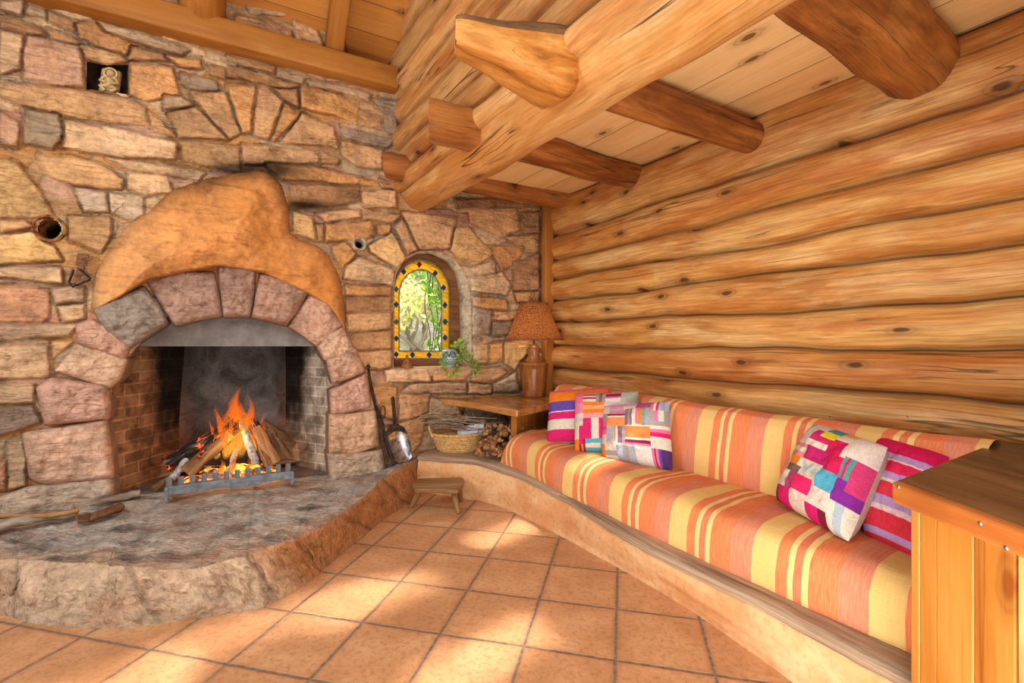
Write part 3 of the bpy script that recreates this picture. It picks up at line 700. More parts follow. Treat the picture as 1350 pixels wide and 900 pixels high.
def cheek(mb, left):
    def fn(u, v):
        z = .10+v*1.35
        s = (sL+u*.30 if left else sR-u*.30); off = -.05+u*(DEP+.05)
        if left: s += .10*max(0, v-.35)**1.2*u
        return SW(s, z, off)+SN*(.008*n1(u*5, v*8, 4.0 if left else 7.0))
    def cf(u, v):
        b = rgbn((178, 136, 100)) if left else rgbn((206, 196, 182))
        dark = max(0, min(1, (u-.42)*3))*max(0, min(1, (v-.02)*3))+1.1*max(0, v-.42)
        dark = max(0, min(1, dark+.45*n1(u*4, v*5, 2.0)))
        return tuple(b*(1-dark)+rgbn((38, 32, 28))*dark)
    mb.grid(24, 40, fn, lambda u, v: (u*.55, v*1.35, 0), 0, cf)
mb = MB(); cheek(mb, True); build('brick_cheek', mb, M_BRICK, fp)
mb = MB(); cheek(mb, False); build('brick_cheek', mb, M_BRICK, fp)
def backfn(u, v):
    a = SW(sL+.26, 0, DEP); b = SW(sR-.26, 0, DEP); p = a.lerp(b, u); return V(p.x, p.y, .10+v*1.35)+SN*(.015*n1(u*6, v*6, 3.0)-.02*math.sin(u*math.pi))
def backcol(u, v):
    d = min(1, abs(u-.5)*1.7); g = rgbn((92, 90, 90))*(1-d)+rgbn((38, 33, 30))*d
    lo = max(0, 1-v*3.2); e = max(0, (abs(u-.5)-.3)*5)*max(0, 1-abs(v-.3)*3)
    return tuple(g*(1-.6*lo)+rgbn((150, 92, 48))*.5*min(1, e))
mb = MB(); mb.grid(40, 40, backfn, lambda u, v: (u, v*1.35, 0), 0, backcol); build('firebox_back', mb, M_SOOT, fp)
def topfn(u, v):
    return SW(sL+.02+(sR-sL-.04)*u, 1.43, -.05+v*(DEP+.02))
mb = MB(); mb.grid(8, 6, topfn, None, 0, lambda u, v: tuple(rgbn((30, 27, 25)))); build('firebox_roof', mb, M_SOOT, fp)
# grey metal smoke plate under the crown of the arch
M_PLATE = plain('smoke_plate_metal', (142, 136, 132), .6, .1, .12, 9, .08, c2=(116, 108, 102))
P = [(182,456.3),(196,440),(216,424),(240,412),(270,405),(310,402),(350,407),(385,420),(408,436),(421,456.3)]
vs = [on_stone(a, b, -.10) for a, b in P]; vs2 = [q-SN*.012 for q in vs]; n = len(P)
mb = MB(); mb.add(vs+vs2, [tuple(range(n))[::-1], tuple(range(n, 2*n))]+[(i, (i+1) % n, n+(i+1) % n, n+i) for i in range(n)])
build('smoke_plate', mb, M_PLATE, fp, smooth=False)

# ------------------------------------------------------------------ hearth
HB = [(-220,766),(-90,795),(0,812),(40,825),(130,832),(200,827),(300,811),(346,804),(403,772),(428,752),(478,711),(510,683),(545,662),(557,645)]
HT = [(-220,715),(-90,730),(0,734),(53,738),(120,742),(162,743),(243,748),(311,735),(346,722),(390,706),(423,692),(478,655),(510,626),(554,601)]
HZ = [.205]*11+[.215, .235, .262]
HK = [(-220,708),(-90,696),(0,680),(40,674),(150,657),(200,650),(250,644),(320,637),(370,632),(440,625),(470,620),(500,614),(530,606),(560,597)]
hb = spline([on_z(a, b, -.01) for a, b in HB], 220); ht = [p+V(n1(i*.11, 7.0), n1(i*.11, 3.0), 0)*.03 for i, p in enumerate(spline([on_z(a, b, z) for (a, b), z in zip(HT, HZ)], 220))]
hk = spline([on_stone(a, b, -.03) for a, b in HK], 220)
NV = 70
def hfn(u, v):
    i = min(219, int(round(u*219))); b, t, k = hb[i], ht[i], hk[i]
    out = V(t.y-b.y, 0, 0)
    if v < .36:
        w = v/.36; p = b.lerp(t, w); p = V(p.x, p.y, b.z+(t.z-b.z)*w**.92)
        nr = V(t.x-k.x, t.y-k.y, 0).normalized()
        p += nr*(.022*math.sin(w*math.pi)**.7+.045*n1(u*22, w*2.2, 5.0, 4)*math.sin(min(1, w*1.2)*math.pi)+.034*n1(u*60, w*6, 2.0, 5)*min(1, w*4)*min(1, (1.0-w)*3+.3))
        # joints between the boulders
        for g in (.185, .395, .565, .685, .80, .91):
            p -= nr*.035*math.exp(-((u-g+.010*math.sin(w*7))/.0045)**2)*math.sin(min(1, w*1.1)*math.pi)
    else:
        w = (v-.36)/.64; p = t.lerp(k, w); z = t.z+(k.z-t.z)*w
        z += (.022*n1(p.x*5, p.y*5, 1.0, 5)-.016*abs(n1(p.x*9+3, p.y*9, 3.0, 4))+.010*n1(p.x*26, p.y*26, 2.0, 3))*min(1, w*6+.25)*(1-max(0, w-.75)*3)
        z += -.02*max(0, 1-w*14)
        p = V(p.x, p.y, z)
    return p
def hcf(u, v):
    p = hfn(u, v); w = v/.36
    red = max(0, min(1, (u-.54)/.11)); 
    c = rgbn((222, 192, 162))*(1-red)+rgbn((196, 136, 84))*red
    if v < .36:
        c = c*(.9+.1*w)*(1+.22*n1(u*20, w*3, 8.0))
        lo = max(0, 1-w*5)*max(0, n1(u*10, 3.0)+.4); c = c*(1-.4*lo)+rgbn((150, 150, 150))*.4*lo*.6
        if w > .9: c = c*(1-(w-.9)*3)+rgbn((230, 206, 180))*(w-.9)*3
    else:
        w = (v-.36)/.64
        g = rgbn((210, 202, 192))*(1-.35*max(0, n1(p.x*3, p.y*3, 4.0)+.15))
        k = min(1, w*4+.35*n1(p.x*7, p.y*7, 6.0)); k = max(0, k)
        c = rgbn((216, 188, 160))*(1-k)+g*k
        rub = max(0, min(1, 2.2*n1(p.x*5+4, p.y*9, 9.0, 4)-.1)); c = c*(1-rub*.75)+rgbn((100, 90, 82))*rub*.75
    for gq in (.185, .395, .565, .685, .80, .91):
        c = c*(1-.5*math.exp(-((u-gq)/.004)**2)*(1 if v < .36 else .5))
    return tuple(np.clip(c, 0, 1))
mb = MB(); mb.grid(219, NV, hfn, None, 0, hcf)
# the floor of the firebox continues back from the hearth
def hbk(u, v):
    i = min(219, int(round(u*219))); k = hk[i]; p = k-SN*(v*.62); return V(p.x, p.y, k.z+.006*n1(p.x*9, p.y*9))
mb.grid(219, 5, hbk, None, 0, lambda u, v: tuple(rgbn((130, 120, 112))))
hearth = build('hearth', mb, M_HEARTH)
tag(hearth, 'raised rough stone hearth platform curving in front of the fireplace', 'hearth')
# ================================================================== LOG WALLS
def log_wall(name, dist0, seams, a0, a1, nal, per, bulge, mat, pos, label, shift=0.0, tints=None):
    nv = (len(seams)-1)*per; vs = []; gc = []; cs = []
    for j in range(nv+1):
        k = min(j//per, len(seams)-2); t = (j-k*per)/per
        for i in range(nal+1):
            al = a0+(a1-a0)*i/nal
            w0 = .03*n1(al*1.3, k*5.3+shift, 1.0, 3); w1 = .03*n1(al*1.3, (k+1)*5.3+shift, 1.0, 3)
            zlo = seams[k]+w0; zhi = seams[k+1]+w1
            z = zlo+(zhi-zlo)*t
            b = bulge*max(0.0, 1-abs(2*t-1)**2.1)**.5*(1+.25*n1(al*.8, k*3.1+shift, 4.0, 2))
            b += .006*n1(al*4, z*14, k*1.0+shift, 3)
            if j % per == 0: b = -.03
            vs.append(pos(dist0-b, al, z)); gc.append((al+k*7.3, (t-.5)*(zhi-zlo)*1.2+k*2.17, k*1.9+b))
            f = 1-.35*max(0, 1-min(t, 1-t)/.09)  # shade in the seams between logs, painted into the vertex colour
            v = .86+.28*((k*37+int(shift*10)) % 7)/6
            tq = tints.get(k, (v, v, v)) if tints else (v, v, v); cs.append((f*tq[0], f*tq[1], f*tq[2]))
    fs = [(j*(nal+1)+i, j*(nal+1)+i+1, (j+1)*(nal+1)+i+1, (j+1)*(nal+1)+i) for j in range(nv) for i in range(nal)]
    mb = MB(); mb.add(vs, fs, gc, 0, cs)
    return struct(build(name, mb, mat), label, 'wall')
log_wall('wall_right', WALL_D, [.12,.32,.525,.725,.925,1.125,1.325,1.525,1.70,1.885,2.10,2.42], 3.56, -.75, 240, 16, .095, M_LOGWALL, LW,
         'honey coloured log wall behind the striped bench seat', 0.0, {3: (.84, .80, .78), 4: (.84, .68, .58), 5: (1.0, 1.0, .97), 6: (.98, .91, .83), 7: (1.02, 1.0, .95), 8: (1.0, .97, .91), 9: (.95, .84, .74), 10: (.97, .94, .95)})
p0 = on_stone(530, 100, 0); LD0 = p0.dot(LA)
bm0 = V(-.767, 3.776, 2.32); bm1 = V(.4895, 1.854, 2.32); bdir = (bm1-bm0).normalized(); 
def LF(dist, along, z):       # loft wall: starts at the stone wall, along runs towards the camera
    p = V(-.862, 3.70, 0)+V(.548, -.836, 0)*along; nn = V(-.836, -.548, 0)
    p = p+nn*(-dist); return V(p.x, p.y, z)
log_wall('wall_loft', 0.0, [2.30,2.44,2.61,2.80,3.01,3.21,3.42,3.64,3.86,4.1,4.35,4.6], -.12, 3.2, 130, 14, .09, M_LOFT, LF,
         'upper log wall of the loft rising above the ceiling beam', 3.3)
# corner post
c = on_dist(722, 300, 2.49)
mb = MB(); mb.box((c.x, c.y, 1.32), (0, 0, 1), SU, SN, 2.1, .085, .075, 0, 2.0)
struct(build('trim_4', mb, M_TIMBER, bevel=.008), 'upright wooden post in the corner between stone and log walls', 'post')
# ceiling of planks under the loft floor
CZ = 2.415
def ceil_pt(al, D): return LW(D, al, CZ)
mb = MB()
def cfn(u, v):
    al = 3.75-4.6*u; D = 1.22+(2.66-1.22)*v; return ceil_pt(al, D)
mb.grid(20, 10, cfn, lambda u, v: (4.6*u, (2.66-1.22)*v, 0))
struct(build('ceiling', mb, M_PLANK, smooth=False), 'pale pine plank ceiling above the bench seat', 'ceiling')
# roof boards over the upper left
def rfn(u, v):
    o = -.25+v*2.4; s = -2.95+(.12+.05*o+2.95)*u; return SW(s, 3.36+.62*o, o)
mb = MB(); mb.grid(12, 12, rfn, lambda u, v: (3.1*u, v*2.4*1.18, 0))
struct(build('ceiling_loft', mb, M_ROOF, smooth=False), 'sloping orange plank roof lining above the stone wall', 'ceiling')

# ================================================================== BEAMS
def warp(pts, amp, seed):
    return [p+V(n1(i*.35, seed, 1), n1(i*.35, seed, 5), n1(i*.35, seed, 9))*amp for i, p in enumerate(pts)]
bend = bm0+bdir*3.85
pts = warp([bm0.lerp(bend, i/30) for i in range(31)], .018, 3.0)
rr = [lerp(.140, .156, min(1, i/20)) for i in range(31)]
mb = MB(); mb.tube(pts, rr, 28, 0, 1, 4, .08)
tag(build('ceiling_beam', mb, [M_BEAM, M_ENDGRAIN]), 'long thick peeled log beam running from the stone wall under the ceiling', 'beam')
def square_end(mb, a, b, n, rings, t0, sq, slant):
    ax = (b-a).normalized(); L = (b-a).length; sd = V(ax.y, -ax.x, 0).normalized(); up = V(0, 0, 1)
    m = (ax+sd*slant).normalized()
    for i, q in enumerate(mb.v):
        t = (q-a).dot(ax)/L
        if t > t0:
            k = min(1, (t-t0)/.12); c = a+ax*(t*L); u = (q-c).dot(sd); w = (q-c).dot(up); r = math.hypot(u, w)
            if r > 1e-5:
                cu, cw = u/r, w/r; f = (abs(cu)**5+abs(cw)**5)**(-.2); f = 1+(f-1)*k*sq; q = q+(sd*u+up*w)*(f*.92-1 if k > .9 else f*lerp(1, .92, k)-1)
            if t > .93: q = q-ax*((q-b).dot(m)/m.dot(ax))*((t-.93)/.07)
            mb.v[i] = q
def joist(pa, za, pb, zb, ra, rb, label, seed, rf=None, ext=.06, capr=None, stub=0):
    a = at(pa[0], pa[1], (za-H)*F/(450-pa[1])); b = at(pb[0], pb[1], (zb-H)*F/(450-pb[1]))
    a = a+(a-b).normalized()*ext
    n = 26; pts = warp([a.lerp(b, i/n) for i in range(n+1)], .012, seed)
    rad = [rf(i/n) if rf else lerp(ra, rb, i/n) for i in range(n+1)]
    if not rf: rad[-1] *= .93
    mb = MB(); mb.tube(pts, rad, 28, 0, 1, seed, .10)
    if stub: square_end(mb, a, b, 28, n, .70, .9, stub)
    return tag(build('ceiling_joist', mb, [M_JOIST, M_ENDGRAIN]), label, 'joist', 'log joists under the plank ceiling'), mb
joist((1212, 84), 2.33, (880, -215), 2.35, .135, .14, 'thickest dark log joist at the top right, nearest the camera', 1.0)
joist((843, 236), 2.335, (566, 157), 2.34, .082, .105, 'dark log joist with a sawn stub end left of the beam, below the carved nose', 3.0, stub=.50)
joist((750, 264), 2.385, (508, 217), 2.42, .085, .088, 'shortest dark log joist, beside the stone wall, its stub end over the stones', 4.0, stub=.45)
# joist with the long carved pointed nose
def nose(t):
    if t < .40: return lerp(.080, .092, t/.40)
    if t < .70: return .090
    if t < .745: return lerp(.090, .152, (t-.70)/.045)
    return lerp(.152, .054, ((t-.745)/.255)**1.05)
a = at(992, 183, (2.285-H)*F/(450-183)); b = at(600, 46, (2.33-H)*F/(450-46)); a = a+(a-b).normalized()*.06
n = 60; pts = [a.lerp(b, i/n) for i in range(n+1)]; rad = [nose(i/n) for i in range(n+1)]
mb = MB(); mb.tube(pts, rad, 28, 0, 1, 2, .05)
M_NOSE = wood('carved_nose_wood', (160, 92, 34), (204, 132, 56), (224, 160, 84), None, (2.2, 14, 14), .5, .2, .3, .5, (80, 40, 16), .3, cracks=1.0)
M_NOSED = wood('aged_nose_side', (84, 58, 34), (124, 88, 54), (150, 108, 68), None, (1.5, 14, 14), .6, .1, .3, .5, (60, 40, 20), .4, cracks=.6)
square_end(mb, a, b, 28, n, .66, 1.0, .35)
ax = (b-a).normalized()
for k, f in enumerate(mb.f):
    c = sum((mb.v[j] for j in f), V(0, 0, 0))/len(f); t = (c-a).dot(ax)/(b-a).length; dz = c.z-a.lerp(b, t).z
    if t > .69: mb.mi[k] = 3 if dz > nose(min(1, t))*.42 else 2
tag(build('ceiling_joist', mb, [M_JOIST, M_ENDGRAIN, M_NOSE, M_NOSED]), 'dark log joist ending in a long carved pointed nose left of the beam', 'joist', 'log joists under the plank ceiling')
# squared timber lying on the stone wall
mb = MB(); za, zb = 3.045, 3.205
c = SW(-1.44, (za+zb)/2, .03)
mb.box(c, SU, SN, (0, 0, 1), 3.06, .20, zb-za, 0, 1.0)
tag(build('timber_wall_plate', mb, M_TIMBER, bevel=.012), 'squared orange timber lying along the stone wall under the roof', 'timber')
# rafters
def rafter(px, w, h, rnd, label):
    p = on_stone(px, 75, .06); s = (p-SP).dot(SU)
    a = SW(s, 3.205+.02, .03); b = SW(s, 3.36+.62*2.0-.08, 2.0)
    mb = MB()
    if rnd:
        d = (b-a).normalized(); mb.tube([a-d*.12+V(0, 0, .02)]+[a.lerp(b, i/8)+V(0, 0, .02) for i in range(9)], .125, 20, 0, 1, 5, .05)
        o = build('rafter', mb, [M_TIMBER, M_ENDGRAIN])
    else:
        d = (b-a).normalized(); mb.box((a+b)/2+V(0, 0, .03), d, SU, d.cross(SU), (b-a).length+.1, w, h, 0, 3.0)
        o = build('rafter', mb, M_TIMBER, bevel=.01)
    return tag(o, label, 'rafter')
rafter(441, .115, .14, False, 'squared orange rafter rising from the wall timber near the log wall')
rafter(268, .2, .2, True, 'round log rafter end resting on the wall timber at the top left')

# ================================================================== FLOOR
def floor_mat():
    k = N('terracotta_tiles'); g = k.attr(); s = k.sep(g); T = .34
    def cell(v): 
        q = k.math('DIVIDE', v, T); f = k.math('FLOOR', q); return f, k.math('SUBTRACT', q, f)
    wob = k.math('MULTIPLY', k.math('SUBTRACT', k.noise(g, 16, 3, .6), .5), .008)
    fx, ux = cell(k.math('ADD', s[0], wob)); fy, uy = cell(k.math('ADD', s[1], wob))
    ex = k.math('MINIMUM', ux, k.math('SUBTRACT', 1.0, ux)); ey = k.math('MINIMUM', uy, k.math('SUBTRACT', 1.0, uy))
    e = k.math('MINIMUM', ex, ey)
    w = k.n('ShaderNodeTexWhiteNoise', noise_dimensions='3D'); k.l(k.comb(fx, fy, 0.0), w.inputs['Vector'])
    rnd = w.outputs['Value']
    a = k.noise(g, 5.5, 6, .62, .3); b = k.noise(g, 45, 5, .65); sp = k.noise(g, 160, 2, .5)
    col = k.ramp(a, [(.28, rgb(172, 122, 82)), (.5, rgb(202, 150, 106)), (.72, rgb(222, 176, 132))])
    col = k.mix(.3, col, k.ramp(rnd, [(0, rgb(182, 130, 88)), (1, rgb(216, 166, 120))]))
    col = k.mix(k.fr(b, .36, .5, .45, 0), col, rgb(150, 92, 50))
    col = k.mix(k.fr(sp, .62, .72, 0, .5), col, rgb(96, 58, 34))
    edge = k.fr(e, .018, .07, .35, 0); col = k.mix(edge, col, rgb(150, 98, 58))
    gr = k.fr(e, .011, .018, 0, 1)
    gcol = k.ramp(b, [(.3, rgb(92, 78, 64)), (.7, rgb(150, 134, 114))])
    col = k.mix(gr, gcol, col)
    hgt = k.math('ADD', k.math('MULTIPLY', k.fr(e, .008, .028, 0, 1), 1.0), k.math('MULTIPLY', b, .12))
    rough = k.math('ADD', k.fr(a, .3, .7, .34, .5), k.math('MULTIPLY', k.math('SUBTRACT', 1.0, gr), .4))
    return k.done(k.pbr(col, rough, 0, k.bump(hgt, .5, .006), .35))
fa = V(.235, 1, 0).normalized(); fb = V(fa.y, -fa.x, 0); fo = on_z(565, 726.5, 0)
def ffn(u, v): return V(-4.2+9.0*u, -1.6+6.6*v, 0)
def fgc(u, v):
    p = ffn(u, v)-fo; return (p.dot(fb)+.34*40, p.dot(fa)+.34*40, 0)
mb = MB(); mb.grid(30, 24, ffn, fgc)
struct(build('floor', mb, floor_mat(), smooth=False), 'terracotta tiled floor with grey grout', 'floor')

# ================================================================== BENCH
BB = [(550,647),(585,653),(609,657),(640,662),(677,675),(735,704),(810,745),(914,806),(1047,899),(1120,942),(1230,1008)]
BT = [(552,600),(587,603),(626,606),(664,617),(692,627),(748,655),(806,691),(872,727),(993,785),(1117,850),(1230,907)]
BZ = [.285,.285,.285,.28,.27,.25,.236,.23,.226,.226,.226]
bb = spline([on_z(a, b, -.005) for a, b in BB], 160); bt = spline([on_z(a, b, z) for (a, b), z in zip(BT, BZ)], 160)
bench = thing('built_in_bench', (bb[80].x, bb[80].y, 0), 'low curved plastered masonry bench with a grey wooden ledge under the log wall', 'bench')
def bfn(u, v):
    i = min(159, int(round(u*159))); p = bb[i].lerp(bt[i], v); j = min(158, i)
    t = (bb[j+1]-bb[j]); nr = V(t.y, -t.x, 0).normalized()
    nr = nr if nr.dot(LA) < 0 else -nr
    p = p+nr*(.014*math.sin(v*math.pi)+.010*n1(u*14, v*3, 3.0)+.010*max(0, 1-v*8))
    p.z -= .03*v
    return p
def bcf(u, v):
    lo = max(0, 1-v*5)*.35
    return tuple(rgbn((220, 164, 112))*(1-lo)+rgbn((190, 160, 130))*lo)
mb = MB(); mb.grid(159, 16, bfn, None, 0, bcf); build('masonry_base', mb, M_PLASTER, bench)
# ledge: boards following the front edge, back to the walls
mb = MB(); vs = []; gc = []; nb_ = 160; Lc = 0
prof = [(-.012, -.034), (-.02, -.017), (-.012, 0.0), (.02, .004), (.13, .004), (.30, .002), (.55, 0.0)]
for i in range(nb_):
    p = bt[i]; j = min(158, i); t = (bt[j+1]-bt[j]); Lc += t.length
    nr = V(t.y, -t.x, 0).normalized(); nr = nr if nr.dot(LA) > 0 else -nr
    if i < 12: nr = nr.lerp(V(.35, .94, 0), (12-i)/12).normalized()
    for (o, z) in prof:
        q = p+nr*(o); q = V(q.x, q.y, p.z+z+.004*n1(i*.25, o*30, 2.0)); vs.append(q); gc.append((Lc, o+3, z*3))
m = len(prof)
mb.add(vs, [(i*m+k, (i+1)*m+k, (i+1)*m+k+1, i*m+k+1) for i in range(nb_-1) for k in range(m-1)], gc)
ledge = build('ledge_board', mb, M_LEDGE, bench)

# ------------------------------------------------------------------ striped fabric
def stripe_mat(name, start, per):
    k = N(name); g = k.attr(); s = k.sep(g)
    wob = k.math('MULTIPLY', k.math('SUBTRACT', k.noise(g, 5, 3, .5), .5), .010)
    u = k.math('DIVIDE', k.math('SUBTRACT', k.math('ADD', start+20*per, wob), s[0]), per); fu = k.math('SUBTRACT', u, k.math('FLOOR', u))
    Yc, Or, Sa, Pk, Th = rgb(222, 186, 112), rgb(216, 112, 68), rgb(204, 102, 72), rgb(204, 120, 96), rgb(230, 196, 126)
    col = k.ramp(fu, [(0, Yc), (.235, Or), (.345, Th), (.40, Sa), (.475, Th), (.535, Or), (.77, Pk), (.995, Yc)], 'CONSTANT')
    th = k.noise(k.mapv(g, (300, 12, 12)), 1.0, 2, .5); wv = k.noise(k.mapv(g, (14, 420, 420)), 1.0, 2, .5)
    col = k.mix(k.fr(wv, .35, .65, .22, 0), col, rgb(214, 128, 84)); col = k.mix(k.fr(th, .35, .65, .16, 0), col, rgb(250, 214, 150))
    cr = k.noise(k.mapv(g, (3, 16, 16)), 1.0, 4, .6, .5)
    hg = k.math('ADD', k.math('MULTIPLY', k.math('ADD', th, wv), .25), k.math('MULTIPLY', cr, 1.2))
    return k.done(k.pbr(col, .88, 0, k.bump(hg, .30, .010), .12))
M_SEAT = stripe_mat('striped_throw_seat', 2.62, .39); M_BACKC = stripe_mat('striped_throw_back', 1.658, .37)
def zl(al): return float(np.interp(al, [1.3, 1.5, 1.85, 2.22, 2.63, 2.88], [.224, .228, .234, .248, .268, .278]))
def aend(D): return 2.94+.20*(D-1.78)
def seatfn(u, v):
    # v runs over the cross-section: under the front edge, up the rounded front, over the top to the back
    prof = [(1.86,-.002),(1.775,-.004),(1.758,.012),(1.754,.08),(1.766,.135),(1.796,.172),(1.85,.192),(1.95,.198),(2.08,.196),(2.2,.19),(2.32,.17)]
    t = v*(len(prof)-1); i = min(int(t), len(prof)-2); t -= i
    P = [prof[max(0, i-1)], prof[i], prof[i+1], prof[min(len(prof)-1, i+2)]]
    def cr(a, b, c, d): return .5*(2*b+(c-a)*t+(2*a-5*b+4*c-d)*t*t+(3*b-a-3*c+d)*t**3)
    D = cr(*[p[0] for p in P]); dz = cr(*[p[1] for p in P])
    e = aend(D); al = lerp(e, .545, u)
    z0 = zl(al)
    r = .10
    if e-al < r: dz = dz*(.18+.82*math.sqrt(max(0, 1-(1-(e-al)/r)**2)))
    top = max(0, min(1, (dz-.12)/.05))
    dz += top*(.012*n1(al*2.2, D*3, 2.0)+.005*n1(al*7, D*10, 3.0))
    D -= .010*n1(al*4, dz*6, 8.0)
    return LW(D, al, z0+.003+dz*(.225/.2))
def seatgc(u, v):
    p = seatfn(u, v); D = p.dot(LA); al = p.dot(LB); return (al+.06*max(0, D-1.78)*0, D+p.z, p.z)
mb = MB(); mb.grid(170, 44, seatfn, seatgc)
vs = [mb.v[j*171] for j in range(45)]; 
seat = build('seat_cushion', mb, M_SEAT)
tag(seat, 'long bench seat mattress covered in an orange and yellow striped throw', 'cushion')
def backcf(u, v):
    prof = [(2.20,.40),(2.205,.50),(2.225,.64),(2.25,.745),(2.285,.79),(2.34,.805),(2.40,.80),(2.445,.77),(2.455,.70),(2.46,.5)]
    t = v*(len(prof)-1); i = min(int(t), len(prof)-2); t -= i
    D = lerp(prof[i][0], prof[i+1][0], t); z = lerp(prof[i][1], prof[i+1][1], t)
    al = lerp(3.02, .515, u)
    e = min(1, (3.02-al)/.06); z = .40+(z-.40)*(.3+.7*math.sqrt(max(0, 1-(1-e)**2)))
    z += (.016 if z > .7 else .006)*n1(al*1.9, z*2, 4.0)
    D += .012*n1(al*3, z*4, 6.0)
    return LW(D, al, z+(.018 if z > .7 else 0)*min(1, max(0, (al-1.2)/1.5)))
mb = MB(); mb.grid(150, 36, backcf, lambda u, v: (backcf(u, v).dot(LB), v*.9, 0))
tag(build('back_cushion', mb, M_BACKC, subd=1), 'long upright back cushion in an orange and yellow striped throw against the log wall', 'cushion')

# ------------------------------------------------------------------ pillows
M_PATCH = attr_mat('woven_patchwork', .85, 300, .7, .5)
def pillow(name, corners, thick, colfn, label, seam=(200, 190, 180), nu=60, tassel=None, seed=0):
    TL, TR, BR, BL = [Vector(c) for c in corners]
    nrm = (TR-TL).cross(BL-TL).normalized()
    if nrm.dot(V(0, 0, H)-TL) < 0: nrm = -nrm
    t = thing(name, (BL+BR)/2, label, 'pillow', 'scatter pillows on the bench')
    def pt(u, v, sgn):
        a, b = 2*u-1, 2*v-1
        pin = .035; cr_ = .045*(a*a*b*b)**2
        uu = .5+.5*a*(1-pin*(1-b*b)-cr_); vv = .5+.5*b*(1-pin*(1-a*a)-cr_)
        p = BL.lerp(BR, uu).lerp(TL.lerp(TR, uu), vv)
        h = thick*max(0, (1-a**4))**.6*max(0, (1-b**4))**.6*.5
        h += (.014*n1(u*4+seed, v*4, 3.0)+.006*n1(u*12+seed, v*12, 5.0))*(1-a**4)*(1-b**4)
        return p+nrm*(h*sgn)
    mb = MB(); mb.grid(nu, nu, lambda u, v: pt(u, v, 1), lambda u, v: (u*.45, v*.45, 0), 0, None, lambda u, v: tuple(rgbn(colfn(u, v))))
    build('front_cover', mb, M_PATCH, t)
    mb = MB(); mb.grid(24, 24, lambda u, v: pt(1-u, v, -1), lambda u, v: (u*.45, v*.45, 1), 0, None, lambda u, v: tuple(rgbn(seam)))
    build('back_cover', mb, M_PATCH, t)
    if tassel:
        for (cu, cv, col) in tassel:
            mb = MB(); c = pt(cu, cv, 0); out = (c-pt(.5, .5, 0)).normalized()
            for q in range(9):
                d = (out+V(n1(q*1.1, 3), n1(q*1.7, 5), -.4+n1(q, 9)*.5)).normalized(); mb.tube([c, c+d*.03, c+d*.055+V(0, 0, -.012)], [.005, .004, .003], 5, 0, None, q)
            mb.c = [tuple(rgbn(col))]*len(mb.v); build('tassel', mb, M_PATCH, t)
    return t
def bands(lst):
    def f(u, v):
        for top, c in lst:
            if v >= top: return c
        return lst[-1][1]
    return f
MAG, ORG, PUR, PNK, CRM, GRY, RED, TEA, LIL, WIN = (208, 36, 104), (228, 122, 30), (98, 72, 160), (226, 112, 150), (216, 204, 184), (158, 150, 148), (206, 50, 66), (96, 160, 178), (176, 140, 186), (128, 36, 70)
def P(px, py, d): return at(px, py, d)
pillow('scatter_pillow', [P(723,515,3.33), P(806,509,3.20), P(808,586,3.08), P(720,585,3.18)], .15,
       bands([(.93, (224, 84, 132)), (.74, ORG), (.55, PUR), (.53, (226, 200, 210)), (.40, MAG), (.22, CRM), (.02, MAG), (-1, GRY)]),
       'pillow with broad pink, orange and purple horizontal bands, leftmost on the bench', (200, 60, 110), seed=1)
def patches(rects, default):
    def f(u, v):
        for (u0, v0, u1, v1, c) in rects:
            if u0 <= u < u1 and v0 <= v < v1:
                if len(c) == 3 and not hasattr(c[0], '__len__'): return c
                kind, cs = c[0], c[1:]
                if kind == 'h': return cs[int((v-v0)/(v1-v0)*len(cs)*.999)]
                return cs[int((u-u0)/(u1-u0)*len(cs)*.999)]
        return default
    return f
H_ = 'h'; V_ = 'v'
def hs(*c): return ('h',)+c
def vs_(*c): return ('v',)+c
# middle-left pillow (mostly pinks and pale greys)
pat2 = patches([
 (0,.80,.16,1,PNK),(.16,.86,.36,1,hs((150,50,80),CRM,(150,50,80),CRM)),(.36,.80,.52,1,vs_(GRY,(150,90,100),GRY)),(.52,.86,.75,1,hs((190,90,120),WIN,(210,120,150))),(.75,.78,1,1,(176,172,156)),
 (0,.62,.16,.80,(228,130,160)),(.16,.62,.50,.82,hs(ORG,(230,160,110),ORG)),(.16,.82,.36,.86,CRM),(.36,.62,1,.80,hs((120,40,90),PNK,(200,180,190))),
 (0,.42,.16,.62,hs(CRM,(200,190,190),CRM)),(.16,.54,.50,.62,(230,150,160)),(.16,.20,.30,.54,MAG),(.30,.20,.42,.54,CRM),(.42,.20,.56,.54,MAG),(.56,.20,1,.62,hs(GRY,ORG,CRM)),
 (0,.20,.10,.42,CRM),(.10,.12,.16,.42,MAG),(0,0,.10,.20,ORG),(.10,0,.20,.20,vs_(WIN,ORG,WIN)),(.20,0,.44,.20,hs(TEA,CRM,TEA)),(.44,0,.62,.20,TEA),(.62,0,1,.20,GRY)], CRM)
pillow('scatter_pillow', [P(757,519,3.13), P(843,514,2.98), P(846,600,2.86), P(756,597,2.98)], .14, pat2,
       'pink and pale grey patchwork pillow, between the banded pillow and the grey patchwork one', (190, 120, 130), seed=2)
